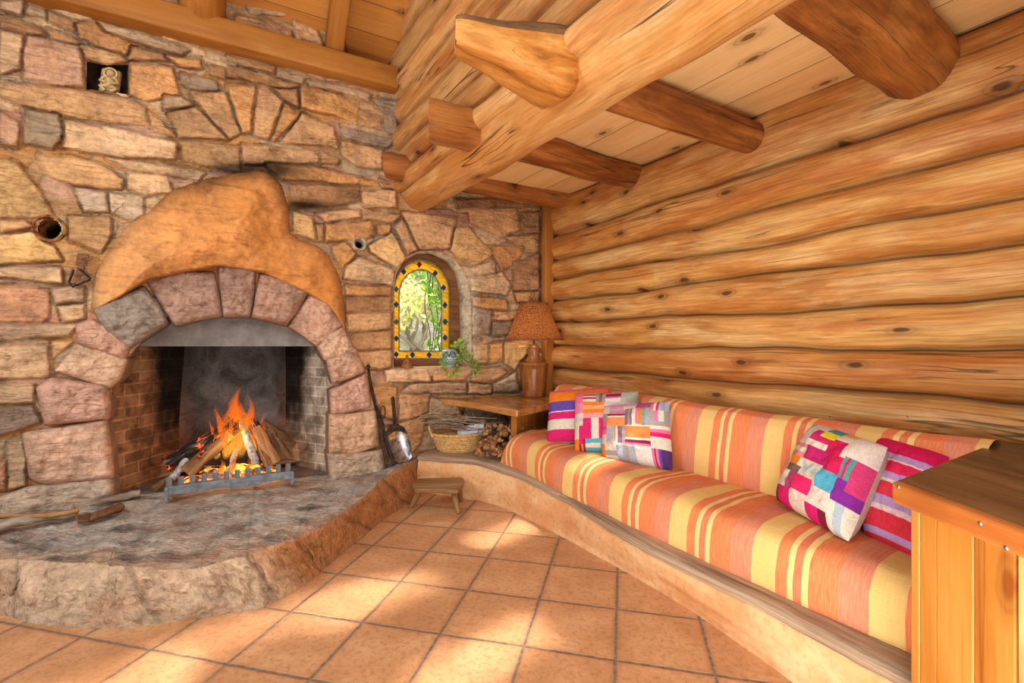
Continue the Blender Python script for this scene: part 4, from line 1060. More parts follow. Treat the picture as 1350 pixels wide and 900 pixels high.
pat3 = patches([
 (0,.82,.16,1,CRM),(.16,.86,.38,1,(222,150,170)),(.38,.88,.56,1,hs(CRM,(224,160,180))),(.56,.88,.78,1,(176,80,120)),(.78,.84,.88,1,vs_(PNK,CRM,MAG)),(.88,.84,1,1,vs_((150,170,210),GRY,(150,170,210))),
 (0,.66,.14,.82,GRY),(.14,.74,.42,.86,hs(CRM,WIN,PNK,GRY)),(.42,.60,.54,.88,vs_((140,110,120),GRY,(140,110,120))),(.54,.62,.66,.88,vs_(CRM,PNK,ORG)),(.66,.60,.78,.88,vs_((120,140,140),GRY)),(.78,.66,1,.84,vs_(GRY,PNK,CRM,GRY)),
 (.14,.58,.42,.74,(230,140,80)),(0,.44,.14,.66,hs(PNK,(210,80,120),PNK)),(.14,.32,.26,.58,(170,166,170)),(.26,.32,.32,.58,vs_(ORG,CRM)),(.32,.30,.44,.58,vs_((130,90,110),GRY)),(.44,.40,.78,.58,(228,126,66)),(.78,.44,1,.66,hs(MAG,PNK,CRM,GRY)),
 (.44,.28,.78,.40,hs(PNK,WIN,CRM)),(.78,.26,1,.44,CRM),(0,.26,.14,.44,CRM),(.14,.26,.44,.32,(206,180,170)),
 (0,0,.10,.26,ORG),(.10,0,.30,.26,hs(CRM,GRY,CRM)),(.30,0,.56,.26,vs_((150,156,170),GRY,(170,170,176))),(.56,0,.78,.26,(220,210,204)),(.78,0,.90,.26,vs_(PNK,WIN,PNK,PUR)),(.90,0,1,.26,(84,50,104))], CRM)
pillow('scatter_pillow', [P(795,535,2.98), P(883,527,2.72), P(889,622,2.575), P(792,606,2.86)], .14, pat3,
       'grey, pink and orange patchwork pillow in front, third from the left', (170, 150, 150), seed=3, tassel=[(.0, .02, ORG)])
pat4 = patches([
 (0,.84,.14,1,(150,166,178)),(.14,.90,.40,1,(214,196,190)),(.40,.84,.58,1,hs((224,200,40),(60,140,150))),(.58,.86,.75,1,hs(CRM,(222,160,90))),(.75,.72,1,1,(220,200,186)),
 (0,.66,.10,.84,(160,40,110)),(.10,.70,.30,.90,(222,200,192)),(.30,.70,.55,.90,hs(CRM,MAG,(190,40,110))),(.55,.70,.75,.86,(206,30,84)),
 (.10,.54,.34,.70,hs((222,130,130),CRM,(222,130,130))),(.34,.54,.62,.72,(190,36,104)),(.62,.52,.80,.70,(206,30,84)),(.80,.50,.90,.72,vs_((80,150,140),MAG,(80,150,140))),(.90,.4,1,.72,(200,60,110)),
 (0,.40,.16,.66,vs_(CRM,(150,110,60),CRM)),(.16,.44,.30,.54,ORG),(.16,.36,.36,.44,(120,90,80)),(.36,.36,.62,.54,hs(CRM,(190,200,196),CRM)),(.62,.32,.82,.52,(84,164,190)),(.82,.28,1,.5,(130,40,140)),
 (0,.18,.14,.40,CRM),(.14,.18,.36,.36,vs_(CRM,(180,60,110))),(.36,.2,.58,.36,(222,40,100)),(.58,.14,.82,.32,(222,204,190)),(.82,.0,1,.28,vs_(CRM,(170,180,190),CRM)),
 (0,0,.14,.18,(120,50,70)),(.14,0,.34,.18,MAG),(.34,0,.56,.2,(220,196,180)),(.56,0,.72,.14,(206,30,104)),(.72,0,.82,.14,(120,30,50))], CRM)
pillow('scatter_pillow', [P(1076,556,2.10), P(1174,588,1.76), P(1120,718,1.66), P(1021,660,2.08)], .19, pat4,
       'white, magenta and blue patchwork pillow tilted on its corner at the right', (206, 190, 178), seed=4, nu=72)
pillow('scatter_pillow', [P(1158,573,1.96), P(1254,600,1.70), P(1235,752,1.50), P(1136,706,1.76)], .15,
       bands([(.80, (206, 24, 84)), (.74, LIL), (.71, CRM), (.60, (214, 36, 80)), (.54, LIL), (.50, CRM), (.36, RED), (.28, LIL), (.24, (220, 190, 190)), (.08, RED), (.04, LIL), (-1, RED)]),
       'red pillow with thin lilac stripes, partly hidden behind the wooden counter', (190, 30, 60), seed=5)

# ================================================================== COUNTER at the right
CTZ = .787
c0 = on_z(1174, 633, CTZ); c1 = on_z(1317.5, 581, CTZ); c2 = on_z(1350, 699, CTZ)
cdir = (c2-c0).normalized()
ce = c0+cdir*.85; cb = c1-LB*1.1
cab = thing('wooden_counter', (c0.x+.25, c0.y-.05, 0), 'varnished orange pine counter with a dark grained top at the right edge', 'counter')
nin = V(-cdir.y, cdir.x, 0); nin = nin if nin.dot(c1-c0) > 0 else -nin
mb = MB(); mb.prism([p+V(0, 0, 0) for p in (c0+nin*.018+(c1-c0).normalized()*.0, c1, cb, ce+nin*.018)], CTZ-.012, CTZ+.001, 0, cdir, 2.0)
build('top_board', mb, M_DARKTOP, cab, False, .004)
mb = MB(); mb.prism([c0, ce, ce+nin*.03, c0+nin*.03], CTZ-.058, CTZ, 0, cdir, 1.0)
build('front_edge', mb, M_PINE2, cab, False, .010, None, 3)
mb = MB(); e2 = (c1-c0).normalized(); en = V(-e2.y, e2.x, 0); en = en if en.dot(cdir) > 0 else -en
mb.prism([c0+nin*.005, c0+nin*.005+en*.03, c1+en*.03, c1], CTZ-.058, CTZ-.013, 0, e2, 5.0)
build('side_edge', mb, M_PINE2, cab, False, .004)
mb = MB()                                   # boards below
f0 = c0+nin*.035+cdir*.022; x = 0
def cpx(px):
    r = V((px-675)/F, 1, 0); t = (f0.x*nin.x+f0.y*nin.y)/(r.x*nin.x+r.y*nin.y); return (V(r.x*t, r.y*t, 0)-V(f0.x, f0.y, 0)).dot(cdir)
xs_ = [0, cpx(1212), cpx(1234), cpx(1283), cpx(1341)]; xs_ += [xs_[-1]+.11*j for j in range(1, 5)]
for i in range(len(xs_)-1):
    x, x2 = xs_[i]+.0008, xs_[i+1]-(.0012 if i != 3 else .006)
    mbk = MB(); c = f0+cdir*(x+x2)/2+nin*(.011+.0015*(i % 2)); mbk.box((c.x, c.y, (CTZ-.058)/2), (0, 0, 1), cdir, nin, CTZ-.058, x2-x, .022, 0, i*2.3+.7)
    build('front_board', mbk, M_PINE if i < 4 else M_BEAM, cab, False, .003)
for (px, py) in ((1184, 640), (1292, 690), (1326, 731)):
    # screw heads on the front edge
    r = V((px-675)/F, 1, (450-py)/F); t = (c0.x*nin.x+c0.y*nin.y)/(r.x*nin.x+r.y*nin.y); q = V(r.x*t, r.y*t, H+r.z*t)
    q.z = max(CTZ-.05, min(CTZ-.01, q.z))
    A = Matrix((cdir, V(0, 0, 1), -nin)).transposed()
    mb = MB(); mb.lathe(q, [(0, .0025), (.0035, .002), (.005, 0), (.005, -.004)], 14, 0, axis=A); build('screw', mb, M_STEEL, cab)
mb = MB(); mb.prism([c0+nin*.06+cdir*.05, c1+cdir*.03, cb, ce+nin*.06], .0, CTZ-.06, 0, cdir); build('carcass', mb, M_PINE, cab, False)
# ================================================================== WINDOW
def arch_path(xl, xr, yb, ys, ya, n=28):
    """pixel outline of an arch: up the left side, over the crown, down the right side."""
    cx = (xl+xr)/2; rx = (xr-xl)/2; P = [(xl, yb), (xl, (yb+ys)/2), (xl, ys)]
    for i in range(1, n): 
        a = math.pi-math.pi*i/n; P.append((cx+rx*math.cos(a), ys-(ys-ya)*math.sin(a)))
    return P+[(xr, ys), (xr, (yb+ys)/2), (xr, yb)]
win = thing('window_1', on_stone(560, 476, -.24), 'small arched stained glass window with amber and blue border in the stone wall', 'window'); win['kind'] = 'structure'
WO = -.21
def ring(outer, inner, off, th, mats, name, parent, mi=None, n=90):
    o = resamp(outer, n, True); i_ = resamp(inner, n, True)
    vs = [on_stone(*p, off) for p in o]+[on_stone(*p, off) for p in i_]; b = [v-SN*th for v in vs]
    fs = []; m = []
    for k in range(n):
        j = (k+1) % n; mm = mi(k) if mi else 0
        fs += [(k, j, n+j, n+k), (2*n+k, 3*n+k, 3*n+j, 2*n+j), (k, 2*n+k, 2*n+j, j), (n+k, n+j, 3*n+j, 3*n+k)]; m += [mm]*4
    mb = MB(); mb.add(vs+b, fs, [((v-SP).dot(SU)+v.z*3, v.z, 0) for v in vs+b], m)
    return build(name, mb, mats, parent, False)
M_WFRAME = wood('window_frame_wood', (84, 50, 26), (122, 78, 44), (146, 98, 60), None, (3, 20, 20), .5, 0, .2)
M_LEAD = plain('lead_came', (150, 146, 138), .5, .4, .2, 60, .1)
def glass_mat(name, c, tr=.6, trl=.5):
    k = N(name); n = k.noise(k.attr(), 22, 4, .6, .5); col = k.ramp(n, [(.3, rgb(*[x*.75 for x in c])), (.7, rgb(*c))])
    t = k.n('ShaderNodeBsdfTransparent'); k.l(col, t.inputs[0]); d = k.n('ShaderNodeBsdfTranslucent'); k.l(col, d.inputs[0])
    p = k.pbr(col, .15, 0, None, .5); m1 = k.n('ShaderNodeMixShader'); m1.inputs[0].default_value = trl; k.l(t.outputs[0], m1.inputs[1]); k.l(d.outputs[0], m1.inputs[2])
    m2 = k.n('ShaderNodeMixShader'); m2.inputs[0].default_value = 1-tr; k.l(m1.outputs[0], m2.inputs[1]); k.l(p, m2.inputs[2])
    return k.done(m2.outputs[0])
M_AMBER = glass_mat('amber_glass', (255, 214, 96), .85, .8); M_BLUE = glass_mat('blue_glass', (34, 92, 150), .45); M_REDG = glass_mat('red_glass', (150, 40, 24), .2); M_GREENG = glass_mat('green_glass', (70, 130, 110), .2)
def clear_glass():
    k = N('clear_pane'); t = k.n('ShaderNodeBsdfTransparent'); t.inputs[0].default_value = (.93, .95, .93, 1)
    g = k.n('ShaderNodeBsdfGlossy'); g.inputs['Roughness'].default_value = .06; m = k.n('ShaderNodeMixShader'); m.inputs[0].default_value = .05
    k.l(t.outputs[0], m.inputs[1]); k.l(g.outputs[0], m.inputs[2]); return k.done(m.outputs[0])
M_PANE = clear_glass()
ring(arch_path(511, 606, 484, 392, 326), arch_path(518, 594.5, 474, 388, 340), WO+.02, .07, M_WFRAME, 'window_frame', win)
ring(arch_path(517, 595, 475, 388, 339.5), arch_path(519.8, 591.8, 472, 387, 343), WO-.01, .014, M_LEAD, 'lead_came', win)
ring(arch_path(519.5, 592, 472.5, 387, 342.6), arch_path(526, 582.5, 463, 389, 355), WO-.016, .006, M_AMBER, 'amber_glass_border', win)
ring(arch_path(525.6, 583, 463.5, 389, 354.6), arch_path(527, 581.6, 461.8, 389, 356.4), WO-.01, .012, M_LEAD, 'lead_came', win)
inn = resamp(arch_path(526, 582.5, 463, 389, 355), 80, True); vs = [on_stone(*p, WO-.018) for p in inn]
mb = MB(); mb.add(vs, [tuple(range(80))]); build('clear_pane', mb, M_PANE, win, False)
# blue and red lozenges in the border
LOZ = [(522.7,381,'g'),(522.7,401,'b'),(522.7,424,'g'),(522.7,446,'b'),(522.7,467,'b'),(532.5,358,'b'),(553,348.5,'r'),(574,360,'b'),(585,379,'b'),(587,402,'b'),(587.2,424,'u'),(587.2,445,'b'),(587,465,'b'),(544,467.6,'b'),(566,467.6,'b')]
for (x, y, c) in LOZ:
    r = 4.2; P4 = [(x-r*.8, y), (x, y-r), (x+r*.8, y), (x, y+r)]
    vs = [on_stone(*p, WO-.006) for p in P4]; vs += [v-SN*.012 for v in vs]
    mb = MB(); mb.add(vs, [(0, 1, 2, 3), (4, 7, 6, 5)]+[(i, (i+1) % 4, 4+(i+1) % 4, 4+i) for i in range(4)])
    o = build('glass_lozenge', mb, {'b': M_BLUE, 'g': M_GREENG, 'r': M_REDG, 'u': M_BLUE}[c], win, False)
    o['label'] = {'b': 'blue glass lozenge', 'g': 'green glass lozenge', 'r': 'red glass lozenge', 'u': 'blue glass lozenge'}[c]
# outside ------------------------------------------------------------------
def leaf_mat(name, cs):
    k = N(name); c = k.attr('Col', 'Color'); n = k.noise(k.attr(), 5, 3); col = k.mix(1.0, c, k.ramp(n, [(.3, (.75, .75, .75)), (.7, (1.2, 1.2, 1.2))]), 'MULTIPLY')
    p = k.pbr(col, .5, 0, None, .3); d = k.n('ShaderNodeBsdfTranslucent'); k.l(col, d.inputs[0]); m = k.n('ShaderNodeMixShader'); m.inputs[0].default_value = .45
    k.l(p, m.inputs[1]); k.l(d.outputs[0], m.inputs[2]); return k.done(m.outputs[0])
M_LEAF = leaf_mat('green_leaf', None)
def leaf(mb, c, size, nrm, roll, col, lobes=True):
    nrm = Vector(nrm).normalized(); x = nrm.cross(V(0, 0, 1)); x = x.normalized() if x.length > .1 else V(1, 0, 0); y = nrm.cross(x)
    pts = []
    shape = [(0, -.55), (.38, -.35), (.55, .02), (.25, .12), (0, .62), (-.25, .12), (-.55, .02), (-.38, -.35)] if lobes else [(0, -.6), (.2, -.25), (.24, .1), (0, .65), (-.24, .1), (-.2, -.25)]
    ca, sa = math.cos(roll), math.sin(roll)
    for (a, b) in shape:
        pts.append(Vector(c)+(x*(a*ca-b*sa)+y*(a*sa+b*ca))*size+nrm*size*.12*abs(a))
    pts.append(Vector(c)); n = len(shape)
    mb.add(pts, [(i, (i+1) % n, n) for i in range(n)], None, 0, [tuple(rgbn(col))]*(n+1))
rnd = random.Random(3)
mb = MB()
def out_at(px, py, dep): return on_stone(px, py, -dep)
# ivy hanging just outside the glass
def in_ivy():
    while True:
        x = rnd.uniform(535, 590); y = rnd.uniform(350, 474)
        if y < 372 and x > 535: return x, y
        if x > 562-max(0, y-420)*.1+6*math.sin(y*.08) and y < 425: return x, y
        if x > 571 and y < 474: return x, y
        if y > 448 and x > 561: return x, y
for i in range(330):
    x, y = in_ivy(); c = out_at(x, y, rnd.uniform(.30, .55)); g = rnd.random()
    col = (lerp(92, 150, g), lerp(150, 196, g), lerp(40, 70, g))
    leaf(mb, c, rnd.uniform(.022, .042), SN+V(rnd.uniform(-.7, .7), rnd.uniform(-.7, .7), rnd.uniform(-.2, .9)), rnd.uniform(0, 6.28), col)
for k in range(5):
    a = out_at(560+6*k, 340, .42); b = out_at(566+5*k, 474, .40); mb.tube([a.lerp(b, i/10)+V(.02*math.sin(i+k), 0, 0) for i in range(11)], .004, 5, 0, None, k, col=tuple(rgbn((96, 74, 50))))
tag(build('ivy_vine', mb, M_LEAF), 'green ivy hanging down outside the arched window', 'ivy')
mb = MB()
for i in range(1100):
    x = rnd.gauss(532, 22); y = rnd.gauss(400, 24)
    if y > 440 or x < 500 or (y > 425 and x > 545): continue
    c = out_at(x, y, rnd.uniform(2.2, 3.6)); g = rnd.random()
    leaf(mb, c, rnd.uniform(.05, .09), SN+V(rnd.uniform(-.9, .9), rnd.uniform(-.9, .9), rnd.uniform(-.2, .9)), rnd.uniform(0, 6.28), (lerp(170, 240, g), lerp(176, 230, g), lerp(96, 160, g)), False)
for k in range(7):
    a = out_at(552+rnd.uniform(-8, 8), 470, 2.9); b = out_at(500+14*k, 378, 2.6+.15*k); mb.tube([a.lerp(b, i/8)+V(.06*math.sin(i*1.3+k), 0, .03*math.cos(i+k)) for i in range(9)], [lerp(.03, .010, i/8) for i in range(9)], 6, 0, None, k, col=tuple(rgbn((176, 164, 146))))
tag(build('garden_shrub', mb, M_LEAF), 'pale yellow-green shrub in the garden seen through the arched window', 'shrub')
k = N('garden_ground'); g = k.attr(); a = k.noise(g, 2.2, 7, .7, .4); b = k.noise(g, 14, 4, .7)
M_GROUND = k.done(k.pbr(k.mix(k.fr(b, .4, .6, 0, .5), k.ramp(a, [(.32, rgb(160, 156, 124)), (.5, rgb(214, 208, 192)), (.68, rgb(236, 232, 224))]), rgb(150, 150, 110)), .95))
def gfn(u, v):
    o = .35+v*6.5; p = SW(-3+8*u, 0, -o); return V(p.x, p.y, .25+.33*max(0, o-.8)**1.08+.10*n1(p.x*1.5, p.y*1.5, 2.0))
mb = MB(); mb.grid(40, 30, gfn); struct(build('ground', mb, M_GROUND), 'pale gravel slope outside the window', 'ground')

# pipe sleeves let into the wall ---------------------------------------------
A_W = Matrix((SU, V(0, 0, 1), SN)).transposed()
M_PIPE = plain('ribbed_clay_pipe', (176, 116, 60), .6, .1, .3, 30, .2); M_PIPEW = plain('pale_pipe_rim', (196, 176, 150), .7, 0, .2, 30, .2); M_DARK = plain('dark_hollow', (26, 20, 16), .9, 0, .2)
def sleeve(px, py, r, ribs, label, mat):
    c = on_stone(px, py, 0); prof = [(r+.012, -.02), (r+.012, .022), (r+.004, .030), (r-.003, .024)]
    t = thing('pipe_sleeve', c, label, 'pipe')
    for i in range(ribs): z = .018-i*.020; prof += [(r-.004, z), (r-.010, z-.008), (r-.010, z-.012), (r-.004, z-.018)]
    prof += [(r-.006, -.24)]
    mb = MB(); mb.lathe(c, prof, 28, 0, axis=A_W); build('pipe_wall', mb, mat, t)
    mb = MB(); mb.lathe(c, [(0, -.22), (r, -.22)], 28, 0, axis=A_W); build('pipe_bottom', mb, M_DARK, t)
sleeve(66, 302, .066, 9, 'ribbed brown pipe opening set in the stone wall above the iron hook', M_PIPE)
sleeve(473.5, 322, .040, 4, 'small dark pipe opening with a pale rim between hood and arched window', M_PIPEW)

# figurine in the niche ---------------------------------------------------------
M_FIG = stone_mat('carved_figurine', 3.0, .5)
c = on_stone(143, 123, -.03)
fig = thing('carved_figurine', c, 'small carved pale stone figurine standing in the wall niche near the ceiling', 'figurine')
fx, fy, fz = SU, SN, V(0, 0, 1)
tilt = (fz+fx*.10).normalized()
mb = MB(); mb.box(c+tilt*.075-fy*.012, fx, fy, tilt, .094, .04, .15); mb.c = [tuple(rgbn((170, 140, 96)))]*len(mb.v); build('slab', mb, M_FIG, fig, True, .014, None, 3)
fc_ = tuple(rgbn((206, 178, 128)))
def blob(mb, p, r, sx=1, sz=1, n=14):
    A = Matrix((fx, fy, tilt)).transposed(); mb.lathe(p, [(0, -r*sz)]+[(r*math.sin(math.pi*i/8)*sx, -r*sz*math.cos(math.pi*i/8)) for i in range(1, 8)]+[(0, r*sz)], n, 0, axis=A)
mb = MB(); blob(mb, c+tilt*.118+fy*.012, .020); mb.tube([c+tilt*(.118+.030*math.sin(a))+fx*.030*math.cos(a)+fy*.012 for a in [i*math.pi/10 for i in range(21)]], .0065, 8); mb.c = [fc_]*len(mb.v); build('head', mb, M_FIG, fig)
mb = MB(); blob(mb, c+tilt*.06+fy*.012, .026, 1, 1.3)
for sg in (-1, 1): mb.tube([c+tilt*.092+fx*.024*sg+fy*.012, c+tilt*.062+fx*.040*sg+fy*.016, c+tilt*.050+fx*.008*sg+fy*.036], [.010, .009, .008], 8)
for sg in (-1, 1): mb.tube([c+tilt*.038+fx*.012*sg+fy*.014, c+tilt*.026+fx*.036*sg+fy*.022, c+tilt*.008+fx*.014*sg+fy*.018], [.012, .011, .010], 8)
mb.c = [fc_]*len(mb.v); build('body', mb, M_FIG, fig)

# iron ring on a strap ------------------------------------------------------------
hk_ = thing('hanging_iron_ring', on_stone(103, 378, .05), 'brown strap holding a triangular iron ring on the stone wall left of the hood', 'hook')
mb = MB()
def strip(pts, w, th):
    for i in range(len(pts)-1):
        a, b = on_stone(*pts[i][:2], pts[i][2]), on_stone(*pts[i+1][:2], pts[i+1][2]); d = b-a
        mb.box((a+b)/2, d, d.cross(SN), SN, d.length*1.08, w, th)
strip([(110,335,.06),(107,350,.075)], .050, .006); strip([(107,350,.078),(101,369,.085)], .030, .006); strip([(107,348,.07),(114,362,.075)], .022, .006)
build('strap', mb, M_RUST, hk_, False, .002)
P = [(97,355,.07),(91,372,.075),(95,378,.075),(118,369,.075),(119,367,.07),(108,357,.085),(105,355,.086)]
mb = MB(); mb.tube([on_stone(*p) for p in P], .006, 8); build('iron_ring', mb, M_IRON, hk_)
mb = MB(); A2 = Matrix((SU, V(0, 0, 1), SN)).transposed(); mb.lathe(on_stone(108, 349, .082), [(0, .008), (.006, .006), (.009, 0)], 12, 0, axis=A2); build('rivet', mb, M_STEEL, hk_)

# ================================================================== FIRE
def hearth_z(p): 
    best = 9; z = .21
    for q in hk[::6]:
        d = (V(p.x, p.y, 0)-V(q.x, q.y, 0)).length
        if d < best: best = d; z = q.z
    return z
g0 = on_z(217, 661, .222); g1 = on_z(387, 637, .222); gd = (g1-g0).normalized(); gn = V(gd.y, -gd.x, 0); GL = (g1-g0).length
gz = .222
grate = thing('fire_grate', (g0+g1)/2, 'grey iron fire grate with a row of square teeth in front of the burning logs', 'fire grate')
mb = MB(); mb.box(g0.lerp(g1, .5)+V(0, 0, .060), gd, gn, (0, 0, 1), GL, .018, .050); build('front_bar', mb, M_GRATE, grate, False, .003)
mb = MB(); mb.box(g0.lerp(g1, .5)+V(0, 0, .074)-gn*.03, gd, gn, (0, 0, 1), GL, .05, .014); build('top_rail', mb, M_GRATE, grate, False, .003)
for i in range(12):
    q = g0.lerp(g1, (i+.35)/11.9); mb = MB(); mb.box(q+V(0, 0, .107)-gn*.010, gd, gn, (gn*.15+V(0, 0, 1)), .029, .016, .056); build('tooth', mb, M_GRATE, grate, False, .003)
for t in (.012, .988):
    q = g0.lerp(g1, t); mb = MB(); mb.box(q+V(0, 0, .042)+gn*.004, gd, gn, (0, 0, 1), .018, .024, .086); mb.box(q+V(0, 0, .028)-gn*.13, gd, gn, (0, 0, 1), .018, .28, .016); build('foot', mb, M_GRATE, grate, False, .003)
mb = MB(); mb.box(g0.lerp(g1, .60)+V(0, 0, .040)+gn*.014, gd, gn, (0, 0, 1), .17, .012, .030); build('maker_plate', mb, M_GRATE, grate, False, .003)
def char_mat():
    k = N('charred_log'); g = k.attr(); a = k.noise(k.mapv(g, (7, 26, 26)), 1.0, 7, .65, .6); cr = k.vor(k.mapv(g, (16, 42, 42)), 1.0, 'DISTANCE_TO_EDGE')
    col = k.ramp(a, [(.3, rgb(22, 18, 17)), (.52, rgb(58, 50, 46)), (.62, rgb(120, 112, 108)), (.75, rgb(196, 190, 186))])
    gl = k.math('MULTIPLY', k.fr(cr, .0, .06, 1, 0), k.fr(k.noise(g, 9, 3), .52, .62, 0, 1))
    return k.done(k.pbr(col, .9, 0, k.bump(k.math('ADD', a, k.fr(cr, 0, .12)), .8, .012), .1, rgb(255, 90, 14), k.math('MULTIPLY', gl, 5.0)))
M_CHAR = char_mat()
M_SPLIT = wood('split_firewood', (112, 70, 38), (172, 122, 74), (204, 158, 108), None, (4, 24, 24), .8, .1, .5)
M_BURNT = wood('half_burnt_split_wood', (96, 60, 34), (160, 112, 68), (196, 150, 100), None, (4, 24, 24), .85, .1, .6, cracks=.8, patch=(38, 30, 26))
M_BARK = wood('bark_firewood', (70, 44, 28), (112, 76, 48), (146, 108, 74), None, (8, 22, 22), .9, 0, .9)
M_ASH = plain('white_ash', (196, 192, 190), .95, 0, .2, 40, .5, c2=(110, 104, 100))
def firelog(pa, pb, ra, rb, label, mats, seed, split=0, capm=1):
    a, b = on_stone(*pa), on_stone(*pb); n = 16
    pts = warp([a.lerp(b, i/n) for i in range(n+1)], .008, seed)
    rad = [lerp(ra, rb, i/n) for i in range(n+1)]
    mb = MB(); mb.tube(pts, rad, 14, 0, capm, seed, .22)
    d = (b-a).normalized()
    if split:                          # flat split face towards the room, of lighter wood
        ax = SN.cross(d).normalized(); nf = (SN*1.0+V(0, 0, .3*split)).normalized(); nf = (nf-d*nf.dot(d)).normalized()
        for i, q in enumerate(mb.v):
            t = max(0, min(1, (q-a).dot(d)/(b-a).length)); c = a.lerp(b, t); h = (q-c).dot(nf); lim = lerp(ra, rb, t)*.25
            if h > lim: mb.v[i] = q-nf*(h-lim)*.92
        for k, f in enumerate(mb.f):
            c = sum((mb.v[j] for j in f), V(0, 0, 0))/len(f); t = (c-a).dot(d)/(b-a).length; cc = a.lerp(b, max(0, min(1, t)))
            if (c-cc).dot(nf) > lerp(ra, rb, t)*.15 and t < .80: mb.mi[k] = 1
    return tag(build('firewood_log', mb, mats), label, 'log', 'logs burning in the fireplace')
Cm = [M_CHAR, M_BURNT]
firelog((217,612,-.16), (308,560,-.24), .042, .038, 'charred log at the back left of the fire with a pale cut end', Cm, 1.0)
firelog((246,624,-.06), (318,560,-.15), .050, .036, 'split log with a pale yellow face leaning from lower left into the flames', [M_CHAR, M_BURNT], 2.0, 1)
firelog((262,606,-.10), (312,553,-.20), .034, .030, 'dark round log above the pale split log on the left of the fire', Cm, 3.0)
firelog((360,610,-.06), (331,553,-.18), .056, .036, 'split log with a pale face leaning from lower right into the flames', Cm, 4.0, 1)
firelog((338,612,-.04), (318,556,-.16), .026, .022, 'thin ash-white log standing in the middle of the fire', [M_ASH, M_ASH], 5.0)
firelog((386,590,-.20), (345,560,-.26), .052, .044, 'dark brown log lying at the back right of the fire', [M_BARK, M_BURNT], 6.0)
firelog((378,604,-.12), (352,566,-.20), .040, .034, 'brown split piece beside the right leaning log', [M_BARK, M_BARK], 7.0, 1)
firelog((203,645,-.03), (226,628,-.10), .020, .018, 'small yellow split stick at the left foot of the grate', [M_BURNT, M_BURNT], 8.0)
firelog((228,630,-.04), (246,606,-.12), .022, .018, 'short ash-grey stick behind the left end of the grate', [M_ASH, M_ASH], 9.0)
firelog((300,630,-.08), (312,590,-.14), .022, .016, 'short grey ember stick upright under the flames', [M_ASH, M_CHAR], 10.0)
# embers
def ember_mat():
    k = N('glowing_embers'); g = k.attr(); a = k.noise(g, 34, 5, .7); v = k.vor(g, 42)
    col = k.ramp(a, [(.35, rgb(40, 30, 28)), (.55, rgb(150, 140, 136))]); h = k.fr(k.noise(g, 16, 4, .6), .46, .62, 0, 1)
    return k.done(k.pbr(col, .9, 0, k.bump(v, .8, .02), .1, k.ramp(h, [(0, rgb(200, 30, 0)), (1, rgb(255, 150, 40))]), k.math('MULTIPLY', h, 7.0)))
def emf(u, v):
    c = on_stone(305, 634, -.16); a = c+SU*(u-.5)*.62-SN*(v-.5)*.30
    e = max(0, 1-(2*u-1)**4)*max(0, 1-(2*v-1)**4)
    return V(a.x, a.y, .215+e*(.075+.03*n1(u*14, v*8, 2.0)))
mb = MB(); mb.grid(60, 30, emf); tag(build('glowing_embers', mb, ember_mat()), 'bed of glowing embers and ash under the burning logs', 'embers', None, 'stuff')
# flames
def flame_mat():
    k = N('flame'); s = k.sep(k.attr()); n = k.noise(k.mapv(k.attr('gc'), (34, 34, 7)), 1.0, 5, .62, 1.0)
    lw = k.n('ShaderNodeLayerWeight'); lw.inputs['Blend'].default_value = .5
    core = k.math('SUBTRACT', 1.0, lw.outputs['Facing']); t = s[2]
    col = k.ramp(k.math('ADD', t, k.math('MULTIPLY', k.math('SUBTRACT', n, .5), .9)), [(0, rgb(255, 176, 66)), (.28, rgb(255, 148, 42)), (.62, rgb(250, 112, 24)), (1, rgb(220, 80, 16))])
    al = k.math('MULTIPLY', k.fr(core, .10, .85, 0, 1), k.fr(n, .36, .60, 0, 1.0)); al = k.math('MULTIPLY', al, k.fr(t, .45, 1.0, .9, 0)); al = k.math('MULTIPLY', al, k.fr(t, 0, .12, .2, 1))
    e = k.n('ShaderNodeEmission'); k.l(col, e.inputs[0]); e.inputs[1].default_value = 1.7
    tr = k.n('ShaderNodeBsdfTransparent'); m = k.n('ShaderNodeMixShader'); k.l(al, m.inputs[0]); k.l(tr.outputs[0], m.inputs[1]); k.l(e.outputs[0], m.inputs[2])
    return k.done(m.outputs[0])
M_FLAME = flame_mat()
fire = thing('fire', on_stone(305, 612, -.16), 'orange fire flames rising between the leaning logs in the fireplace', 'fire')
FL_ = [(314,602,319,506,24,-.17),(304,598,306,516,14,-.20),(327,592,328,518,13,-.19),(292,594,287,532,10,-.19),(299,604,296,540,13,-.14),(320,616,318,540,16,-.12),(337,592,346,540,9,-.20),(283,598,276,552,7,-.2),(308,626,310,566,18,-.10),(346,592,352,552,8,-.2),(316,590,311,506,9,-.18),(346,590,343,556,10,-.16),(288,604,283,566,9,-.15),(296,620,292,580,13,-.09),(324,622,328,572,13,-.09),(332,606,336,548,10,-.15)]
FL = [f for f in FL_ if f[5] < -.125]+[(308,628,310,598,9,-.10),(296,626,290,604,7,-.09),(328,626,331,604,8,-.09)]
for i, (x, y0, xt, y1, wpx, off) in enumerate(FL):
    mb = MB(); n = 30; q = []
    for k_ in range(n+1):
        t = k_/n; w = on_stone(lerp(x, xt, t)+wpx*.42*math.sin(t*6.5+i*1.7)*t**.8, lerp(y0, y1, t), off); q.append(w)
    rad = [max(.001, wpx*2.75/F*(math.sin(math.pi*min(1, (t_*.84+.16)))**.9)*(1-.5*t_)*(1+.35*n1(t_*4, i*3.3, 2.0))) for t_ in [k_/n for k_ in range(n+1)]]
    mb.tube(q, rad, 20, 0, None, i*.0, .30, flat=.6, cap=False)
    for j in range(len(mb.v)): mb.g[j] = (mb.v[j].x+i*.3, mb.v[j].y, min(1, (j//20)/n))
    build('flame', mb, M_FLAME, fire)

